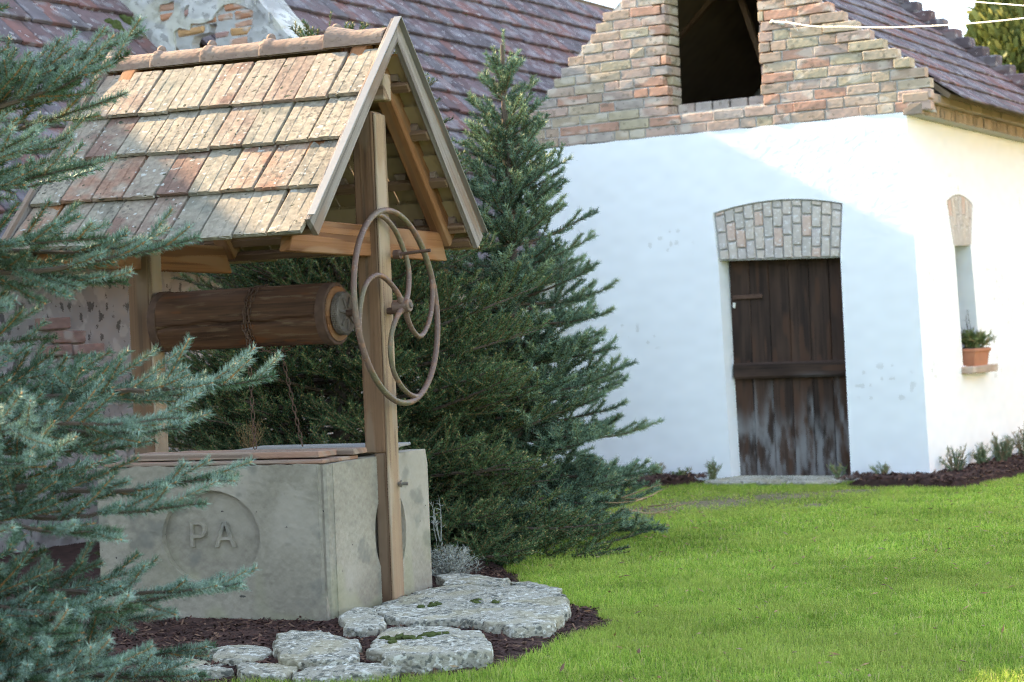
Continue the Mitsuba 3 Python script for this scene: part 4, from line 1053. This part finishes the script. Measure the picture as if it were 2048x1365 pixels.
def conifer(seed, x, y, Ht, R, whorls, per, size, gap, fing, lowest=.05, zexp=.85, rfun=None, sag=.10, width=.36, rs=.35, bare=.2):
    t = Tree(seed); r = t.r
    for w in range(whorls):
        z = lowest + (Ht * .90 - lowest) * (w / (whorls - 1)) ** .92
        n = per if z < Ht * .8 else max(4, per - 3)
        for k in range(n):
            az = 6.2832 * (k + r.uniform(-.4, .4) + .5 * (w % 2)) / n
            zz = max(.03, z + r.uniform(-.06, .06))
            Lb = max(.12, R * (1 - zz / Ht) ** zexp * r.uniform(.78, 1.12))
            if rfun: Lb *= rfun(az, zz)
            el = -.02 + .80 * (zz / Ht) ** 1.5 + r.normal(0, .08)
            b = np.array([x, y, zz]); tip = b + Lb * np.array([math.cos(az) * math.cos(el), math.sin(az) * math.cos(el), math.sin(el)])
            tip[2] = max(tip[2], .08)
            t.bough(b, tip, width * Lb + .03, gap, fing * (1 if zz < .7 * Ht else .75), sag * (1 - .7 * zz / Ht), size, bare=bare if Lb > .5 else .06, up=.18 + .25 * zz / Ht, rs=rs)
    t.shoot([x, y, Ht * .86], [.02, .0, 1], Ht * .14, size * .72)
    for k in range(5):
        az = k * 1.257 + .3; t.shoot([x, y, Ht * .915], [math.cos(az) * .62, math.sin(az) * .62, .8], Ht * .055 * r.uniform(.6, 1.2), size * .8)
    return t
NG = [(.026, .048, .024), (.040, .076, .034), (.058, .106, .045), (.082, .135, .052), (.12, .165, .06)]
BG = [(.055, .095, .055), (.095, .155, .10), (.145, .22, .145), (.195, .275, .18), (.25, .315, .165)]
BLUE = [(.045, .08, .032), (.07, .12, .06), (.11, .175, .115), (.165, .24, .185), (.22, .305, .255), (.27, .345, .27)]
# Norway spruce behind the well
t = conifer(81, -.98, 11.05, 3.12, 1.40, 24, 12, 1.0, .080, .155, bare=.16, zexp=.62, rfun=lambda a, z: 1.12 if -1.2 < ((a + 3.14) % 6.28 - 3.14) < .6 else 1.0)
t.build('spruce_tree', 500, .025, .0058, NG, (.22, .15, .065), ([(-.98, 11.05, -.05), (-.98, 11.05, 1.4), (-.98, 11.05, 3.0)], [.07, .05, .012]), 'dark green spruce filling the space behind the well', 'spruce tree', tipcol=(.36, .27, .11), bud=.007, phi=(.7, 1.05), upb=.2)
# bluish spruce in front of the white wall
t = conifer(82, .012, 11.8, 3.09, 1.0, 22, 10, 1.0, .105, .17, bare=.10, lowest=.03, zexp=.74, sag=.13)
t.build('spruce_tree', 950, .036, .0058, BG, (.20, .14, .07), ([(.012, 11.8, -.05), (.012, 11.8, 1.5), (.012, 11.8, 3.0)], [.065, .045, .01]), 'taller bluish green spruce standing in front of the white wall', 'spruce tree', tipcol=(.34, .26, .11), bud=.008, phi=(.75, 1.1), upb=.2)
# a third one further left, seen only between the well posts
t = conifer(83, -1.72, 12.1, 2.45, .80, 17, 12, 1.0, .085, .14, bare=.12)
t.build('spruce_tree', 420, .019, .0050, NG, (.20, .13, .06), ([(-1.72, 12.1, -.05), (-1.72, 12.1, 1.2), (-1.72, 12.1, 2.4)], [.06, .04, .01]), 'smaller dark spruce seen between the well posts, behind the log drum', 'spruce tree', tipcol=(.34, .26, .11), bud=.007, phi=(.6, 1.0))
# blue spruce in the left foreground: each visible bough where it hangs
t = Tree(84); r = t.r; TX, TY = -2.15, 5.95
tips = [(-1.216, 5.55, 2.33), (-1.04, 5.6, 2.14), (-1.02, 5.42, 2.03), (-1.10, 5.8, 1.95), (-1.215, 5.8, 1.772), (-1.26, 5.3, 1.80), (-.884, 5.6, 1.52), (-.98, 5.75, 1.53), (-1.42, 6.0, 1.26), (-1.42, 5.5, 1.34),
        (-.706, 5.5, 1.10), (-.78, 5.7, 1.085), (-.90, 5.9, 1.07), (-.90, 5.25, 1.02), (-1.12, 6.1, .93), (-.761, 5.4, .835), (-.84, 5.25, .80), (-.761, 5.3, .565), (-.84, 5.5, .50), (-.95, 4.95, .55), (-.90, 5.6, .36), (-.84, 5.2, .33), (-1.0, 4.85, .42), (-.98, 4.8, .27), (-1.18, 4.8, 1.05), (-1.28, 4.8, .32), (-.93, 5.25, .24), (-1.1, 4.75, .20), (-1.46, 5.4, 1.16), (-1.44, 5.2, 1.42), (-1.40, 4.9, .88), (-1.38, 5.05, .72), (-1.46, 5.0, 1.02), (-1.46, 5.1, .55), (-1.38, 4.7, .42), (-1.5, 5.5, 1.55), (-1.44, 5.3, 1.66), (-1.42, 5.6, 1.90), (-1.40, 5.4, 2.08), (-1.36, 4.8, .60), (-1.35, 4.9, .16), (-1.2, 5.0, .95)]
for (x, y, z) in tips:
    for k in range(2 if r.uniform() < (.75 if not (1.7 < z < 1.9) else .2) else 1):
        tp = np.array([x, y, z]) + (np.array([r.uniform(-.26, -.10), r.normal(0, .16), r.normal(-.05, .06)]) if k else 0)
        b = np.array([TX + .03 * (x - TX), TY + .03 * (y - TY), z - .02 + (.10 if z < 1.6 else -.12) + r.normal(0, .04)])
        b[2] = max(.12, b[2]); tp[2] = max(.12, tp[2])
        t.bough(b, tp, .34, .092, .19, .09, 1.0, bare=.36, up=.16, ang0=.68, rs=.6)
near_ = len(t.P0)
for w in range(15):    # the rest of the crown, towards the other sides and above the frame
    z = .25 + w * .30
    for k in range(7):
        az = k * .898 + w * .5 + r.uniform(-.2, .2)
        if math.cos(az - (-.35)) > .58 and z < 2.3: continue
        Lb = 1.35 * (1 - z / 5.0) ** .8 * r.uniform(.85, 1.1)
        el = -.05 + .6 * (z / 5) ** 1.5
        b = np.array([TX, TY, z]); tp = b + Lb * np.array([math.cos(az) * math.cos(el), math.sin(az) * math.cos(el), math.sin(el)])
        t.bough(b, tp, .42, .12, .15, .09, 1.05, bare=.25, up=.13)
t.coarse = near_
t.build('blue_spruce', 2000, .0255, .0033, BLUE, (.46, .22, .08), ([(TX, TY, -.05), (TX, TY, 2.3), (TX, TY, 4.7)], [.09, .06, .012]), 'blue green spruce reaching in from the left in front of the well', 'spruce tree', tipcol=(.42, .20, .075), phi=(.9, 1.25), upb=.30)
# sunlit thuja far behind the house
TH = np.random.default_rng(91)
def thuja(name, x, y, Ht, R, n, label):
    z = TH.uniform(.02, 1, n) ** .8 * Ht; az = TH.uniform(0, 6.28, n)
    pr = R * (1 - (z / Ht) ** 2.2) ** .8 * (.82 + .3 * meshkit.noise(np.stack([np.cos(az) * 2.2 + x, np.sin(az) * 2.2, z * .9], 1), 4))
    rr = pr * TH.uniform(.72, 1.04, n)
    c = np.stack([x + rr * np.cos(az), y + rr * np.sin(az), z], 1)
    a = unit(np.stack([np.cos(az) * .5, np.sin(az) * .5, np.ones(n)], 1) + TH.normal(0, .35, (n, 3))); b = unit(np.cross(a, TH.normal(0, 1, (n, 3))))
    s = TH.uniform(.07, .17, n)[:, None]
    v = np.stack([c - b * s * .32, c + b * s * .32, c + a * s * 1.2 + b * s * .15, c + a * s * 1.3 - b * s * .2], 1).reshape(-1, 3)
    i0 = np.arange(n)[:, None] * 4; f = np.concatenate([i0 + np.array([[0, 1, 2]]), i0 + np.array([[0, 2, 3]])])
    col = np.where(TH.uniform(size=(n, 1)) < .5, [[.20, .20, .05]], [[.12, .14, .04]]) * TH.uniform(.7, 1.3, (n, 1))
    say(name, label, 'tree')
    add(name + '__crown', (v, f), 'plant', color=np.repeat(np.clip(col, 0, 1), 4, 0), kind='stuff')
    add(name + '__trunk', tube([(x, y, -.05), (x, y, Ht * .9)], [.16, .05], 8), 'bark_dark', smooth=True)
thuja('thuja_tree', 6.7, 25.0, 6.6, 1.0, 26000, 'sunlit yellow green thuja rising beyond the house roof')

# ------------------------------------------------------------------ small plants
def sprig_plant(name, x, y, z0, h, n, spread, cols, seed, label, cat, group=None, leaf=.02, lw=.004, per=16, droop=.0):
    r = np.random.default_rng(seed); vs, fs, cs = [], [], []; off = 0
    for i in range(n):
        az = r.uniform(0, 6.28); sp = spread * r.uniform(.2, 1); H = h * r.uniform(.55, 1.1)
        p0 = np.array([x + r.normal(0, spread * .18), y + r.normal(0, spread * .18), z0])
        p2 = p0 + np.array([math.cos(az) * sp, math.sin(az) * sp, H * (1 - .3 * (sp / spread) ** 2)])
        p1 = (p0 + p2) / 2 + np.array([0, 0, H * (.18 - droop)]) + r.normal(0, .01, 3)
        t = np.linspace(0, 1, 6)[:, None]; pts = (1 - t) ** 2 * p0 + 2 * t * (1 - t) * p1 + t * t * p2
        v, f = tube(pts, np.linspace(.0022, .001, 6) * (lw / .004), 3, caps=False); vs.append(v); fs.append(f + off); off += len(v)
        cc = np.array(cols[r.integers(len(cols))]); cs.append(np.tile(cc * .7, (len(v), 1)))
        for j in range(per):
            q = r.uniform(.2, 1.02); k = min(4, int(q * 5)); b = pts[k] + (pts[k + 1] - pts[k]) * (q * 5 - k)
            d = unit(r.normal(0, 1, 3) + np.array([0, 0, .5]) + unit(pts[k + 1] - pts[k]) * .6); s = unit(np.cross(d, r.normal(0, 1, 3))) * lw * .5
            L = leaf * r.uniform(.6, 1.2)
            vs.append(np.array([b - s * .5, b + s * .5, b + d * L * .6 + s, b + d * L])); fs.append(np.array([[0, 1, 2], [0, 2, 3]]) + off); off += 4
            cs.append(np.tile(np.clip(cc * r.uniform(.75, 1.25), 0, 1), (4, 1)))
    return add(name, (np.vstack(vs), np.vstack(fs)), 'plant', color=np.vstack(cs), label=label, cat=cat, group=group)
sprig_plant('lavender_bush', -.36, 9.60, .03, .16, 90, .18, [(.33, .33, .29), (.42, .42, .38), (.27, .28, .24)], 101, 'silvery grey dry lavender at the right foot of the well', 'shrub', leaf=.028, lw=.004, per=22)
sprig_plant('dry_weed', -1.36, 9.95, .70, .17, 26, .09, [(.30, .20, .09), (.24, .15, .07)], 102, 'brown withered weed behind the well boards', 'plant', leaf=.03, lw=.003, per=8, droop=.35)
sprig_plant('dry_weed', -.40, 9.62, .22, .22, 4, .06, [(.40, .40, .36)], 103, 'pale dry sprig beside the right edge of the concrete box', 'plant', leaf=.03, lw=.005, per=14)
for i, (e_, g_, h_) in enumerate([(-.12, .22, .20), (-.10, .95, .17), (-.16, 1.25, .24), (-.1, 1.6, .20), (-.14, 1.95, .28), (-.1, 2.3, .24), (-.15, 2.65, .26)]):
    q = HF([e_, g_, .06])
    sprig_plant('border_plant', q[0], q[1], .05, h_, 24, .11, [(.13, .17, .09), (.20, .22, .12), (.10, .14, .07), (.22, .17, .10)], 110 + i,
                ['bushy grey green herb at the corner of the white house', 'first low herb along the right wall', 'second herb along the right wall, taller than the first', 'third herb along the right wall, below the window', 'tall herb right of the window along the wall', 'herb next to the frame edge along the right wall', 'last herb along the right wall at the frame edge'][i], 'plant', group='herbs along the right wall', leaf=.035, lw=.010, per=16)
for i, (e_, g_, h_) in enumerate([(2.28, -.12, .13), (1.75, -.16, .16), (.72, -.06, .13), (.35, -.10, .12), (2.0, -.2, .10)]):
    q = HF([e_, g_, .05])
    sprig_plant('weed', q[0], q[1], .04, h_, 16, .08, [(.11, .17, .06), (.17, .20, .08), (.25, .20, .10)], 130 + i,
                ['green weed in the mulch halfway between the spruce and the door', 'dry weed at the left foot of the door', 'brown weed at the right foot of the door', 'thin weed at the wall right of the door', 'small weed just left of the door weed'][i], 'plant', leaf=.03, lw=.009, per=12)
# flower box on the sill
pv = []
say('flower_box', 'terracotta flower trough with green plants on the window sill', 'flower pot')
t0, t1, gz = .105, .085, .855
po = hull([(e_, g_, z) for z, ex, gx in ((gz, .0, .0), (gz + .135, .018, .022)) for e_ in (-.045 - ex, .085 + ex) for g_ in (1.02 - gx, 1.36 + gx)])
add('flower_box__pot', po, 'pot', HF)
rim = join([cbox(-.072, .112, .985, 1.395, gz + .112, gz + .142, .006)])
add('flower_box__rim', rim, 'pot', HF)
add('flower_box__earth', cbox(-.06, .10, 1.0, 1.38, gz + .13, gz + .146, .004), 'mulch', HF)
r_ = np.random.default_rng(141)
q = HF([.02, 1.19, gz + .14])
sprig_plant('flower_box__plants', q[0], q[1], q[2], .13, 60, .17, [(.09, .13, .04), (.15, .18, .06), (.22, .20, .08)], 142, None, None, leaf=.05, lw=.018, per=14)
sprig_plant('flower_box__stalks', q[0], q[1], q[2], .30, 9, .12, [(.12, .11, .10)], 143, None, None, leaf=.02, lw=.008, per=16)
# overhead cables
ca = HF([1.143, -.02, 3.642])
ce = np.array([3.245, 12.0, 3.065]); cd = ce - ca
pts = [ca + cd * t + [0, 0, -.05 * 4 * t * (1 - t) + .012 * math.sin(t * 21) * (1 - t) ** 3] for t in np.linspace(0, 1.9, 60)]
add('overhead_cable', tube(pts, .005, 8), 'cable_white', smooth=True, label='white cable fixed to the brick gable right of the attic opening', cat='cable')
hv = [tube(bez([ca + [0, .03, 0], ca + [.0, -.03, .0], ca + [.03, -.05, -.012]], 10), .012, 6), tube([ca + [.05, -.05, -.02], ca + [.09, -.07, -.03]], .014, 6), tube([ca + [.10, -.09, -.006], ca + [.15, -.13, -.05], ca + [.19, -.12, -.10]], .004, 5)]
add('overhead_cable__hook', join(hv), 'cable_white', smooth=True)
add('overhead_cable', tube([(3.05, 13.2, 3.40), (3.244, 12.0, 3.142), (3.9, 8.0, 2.3)], .004, 6), 'cable_white', smooth=True, label='thin upper cable crossing the top right corner', cat='cable')
# dead spruce twigs on the grass
dt = []
r_ = np.random.default_rng(151)
for i in range(16):
    p = np.array([.42 + r_.uniform(0, .42), 12.2 + r_.uniform(-.6, 1.4), .10 + r_.uniform(0, .14)]); d = unit(np.array([r_.uniform(.2, 1), r_.normal(0, .5), r_.normal(.12, .15)]))
    dt.append(tube([p, p + d * .12 + r_.normal(0, .01, 3), p + d * .26], [.005, .004, .002], 4))
mat('dead_twig', lambda p, n, uv: mix((.30, .19, .10), (.42, .30, .19), noise(p.x * 20, p.y * 20, p.z * 20)), .9)
add('dead_twigs', join(dt), 'dead_twig', label='bare tan twigs below the bluish spruce at the lawn edge', cat='twigs', kind='stuff')

# ------------------------------------------------------------------ the lawn
GR = np.random.default_rng(161)
EARTH = sg.Polygon(wobble([(.2, 11.5), (.55, 12.0), (.85, 12.7), (1.3, 12.95), (2.0, 12.9), (2.7, 13.75), (2.75, 14.3), (2.2, 14.45), (1.4, 14.9), (.6, 14.8), (.2, 13.6), (0, 12.2)], .05, .18, GR)).buffer(0)
mat('earth_mat', lambda p, n, uv: mix((.085, .07, .045), (.17, .14, .085), fbm(p.x * 7, p.y * 7, p.z * 7, 4)), .97, lambda p, n, uv: fbm(p.x * 30, p.y * 30, p.z * 30, 3), .02, 3e-3)
add('bare_earth', bed_mesh(EARTH, .06, .012, .12, 12, -.002), 'earth_mat', smooth=True, label='worn bare earth in front of the door and the bluish spruce', kind='structure')
def grass_patch(size, n, hgt, wid, seed, lean=.75):
    r = np.random.default_rng(seed)
    x, y = r.uniform(0, size, n), r.uniform(0, size, n)
    hh = hgt * r.uniform(.45, 1.15, n) * (.75 + .5 * meshkit.noise(np.stack([x * 9, y * 9, x * 0 + seed], 1)))
    az = r.uniform(0, 6.28, n); ln = np.abs(r.normal(0, lean, n)) + .1
    d = np.stack([np.cos(az), np.sin(az), az * 0], 1); sd = np.stack([-np.sin(az + r.normal(0, .8, n)), np.cos(az), az * 0], 1) * (wid * r.uniform(.7, 1.3, n) * .5)[:, None]
    b = np.stack([x, y, x * 0 - .004], 1); m_ = b + d * (hh * ln * .30)[:, None] + np.array([0, 0, 1]) * (hh * .60)[:, None]; tp = b + d * (hh * ln)[:, None] + np.array([0, 0, 1]) * (hh * np.maximum(.45, 1 - .3 * ln))[:, None]
    v = np.stack([b - sd, b + sd, m_ + sd * .8, m_ - sd * .8, tp], 1).reshape(-1, 3)
    i0 = np.arange(n)[:, None] * 5; f = np.concatenate([i0 + np.array([[0, 1, 2]]), i0 + np.array([[0, 2, 3]]), i0 + np.array([[3, 2, 4]])])
    return (v, f), np.repeat(np.stack([np.clip(r.normal(.42, .26, n), 0, .999), r.uniform(0, 1, n)], 1), 5, 0)
TS = .30
for nm, n, h, w in (('near', 1300, .048, .0028), ('far', 620, .046, .0052)):
    for k in range(4):
        (v, f), uv = grass_patch(TS, n, h, w, 170 + k + (10 if nm == 'far' else 0))
        scene['grass_%s_%d' % (nm, k)] = {'type': 'shapegroup', 'patch': mikit.ply((v, f), 'grass_blade', uv=uv)}
solid = ops.unary_union([BED.buffer(-.012)] + [b.buffer(-.02) for b in HBEDS] + [sg.Polygon([HF([e, g, 0])[:2] for e, g in [(0, 0), (3.8, 0), (3.8, 3.7), (0, 3.7)]]), sg.Polygon([HF([e, g, 0])[:2] for e, g in [(.6, -.42), (1.74, -.42), (1.74, .3), (.6, .3)]])])
bare = [((1.35, 13.6), .5), ((1.9, 13.95), .42), ((.85, 13.2), .36), ((2.45, 14.2), .3), ((.45, 12.5), .3), ((.28, 11.7), .22), ((2.0, 13.1), .16)]
cnt = 0
say('grass', 'short green lawn grass across the yard', 'grass', None, 'stuff')
def near_bare(x, y):
    return any(math.hypot(x - q[0], y - q[1]) < rad * GR.uniform(.4, 1.15) for q, rad in bare)
import shapely
edge_v, edge_f, edge_u, eo = [], [], [], 0
for i in range(-14, 24):
    for j in range(0, 48):
        x, y = i * TS, 5.6 + j * TS
        if x > .32 * y + .7 or x < -.30 * (y + .5) - .4 or (x < -1.5 and y > 8): continue
        c = sg.box(x - .02, y - .02, x + TS + .02, y + TS + .02)
        near = y < 10
        if c.intersects(solid) or any(math.hypot(x + .15 - q[0], y + .15 - q[1]) < rad + .25 for q, rad in bare):
            if solid.contains(c): continue
            (v, f), uv = grass_patch(TS, 1300 if near else 620, .048 if near else .046, .0028 if near else .0052, 1000 + i * 60 + j)
            nb = len(v) // 5; v = v.reshape(nb, 5, 3) + [x, y, 0]
            ok = ~shapely.contains(solid, shapely.points(v[:, 0, :2]))
            ok &= np.array([not near_bare(*q) for q in v[:, 0, :2]]) | (GR.uniform(size=nb) < .07)
            if not ok.any(): continue
            v = v[ok].reshape(-1, 3); m_ = len(v) // 5; i0 = np.arange(m_)[:, None] * 5
            edge_v.append(v); edge_u.append(uv.reshape(nb, 5, 2)[ok].reshape(-1, 2))
            edge_f.append(np.concatenate([i0 + np.array([[0, 1, 2]]), i0 + np.array([[0, 2, 3]]), i0 + np.array([[3, 2, 4]])]) + eo); eo += len(v)
            continue
        k = GR.integers(4); rot = GR.integers(4) * 90.0; s = GR.uniform(.8, 1.15)
        cnt += 1
        scene['grass__%03d' % cnt] = {'type': 'instance', 'to_world': T().translate([x + TS / 2, y + TS / 2, 0]).rotate([0, 0, 1], rot).scale([1.06, 1.06, s]).translate([-TS / 2, -TS / 2, 0]), 'sg': {'type': 'ref', 'id': 'grass_%s_%d' % ('near' if near else 'far', k)}}
scene['grass__%03d' % (cnt + 1)] = mikit.ply((np.vstack(edge_v), np.vstack(edge_f)), 'grass_blade', uv=np.vstack(edge_u))

# withered leaves and straw on the lawn
lv, lf, lc = [], [], []; o_ = 0
for i in range(420):
    y = GR.uniform(6.3, 14.3); x = GR.uniform(-.5, .30 * y)
    if i % 3 == 0: x, y = GR.uniform(.1, 1.2), GR.uniform(11.2, 13.8)
    if solid.contains(sg.Point(x, y)) and y > 9: continue
    z = (bedz(x, y) + .012) if BED.contains(sg.Point(x, y)) else GR.uniform(.015, .05)
    a = GR.uniform(0, 6.28); L, w = GR.uniform(.010, .026), GR.uniform(.003, .009)
    d = np.array([math.cos(a), math.sin(a), GR.normal(0, .3)]); q = np.array([-math.sin(a), math.cos(a), GR.normal(0, .3)])
    c = np.array([x, y, z])
    lv.append(np.array([c - d * L, c + q * w, c + d * L, c - q * w, c + [0, 0, .004]])); lf.append(np.array([[0, 3, 4], [3, 2, 4], [2, 1, 4], [1, 0, 4]]) + o_); o_ += 5
    k = np.array([(.22, .11, .05), (.30, .19, .09), (.13, .07, .04), (.24, .17, .09)][GR.integers(4)]); lc.append(np.tile(k, (5, 1)))
add('fallen_leaves', (np.vstack(lv), np.vstack(lf)), 'plant', color=np.vstack(lc), label='small withered brown leaves scattered on the lawn and mulch', cat='leaves', kind='stuff')
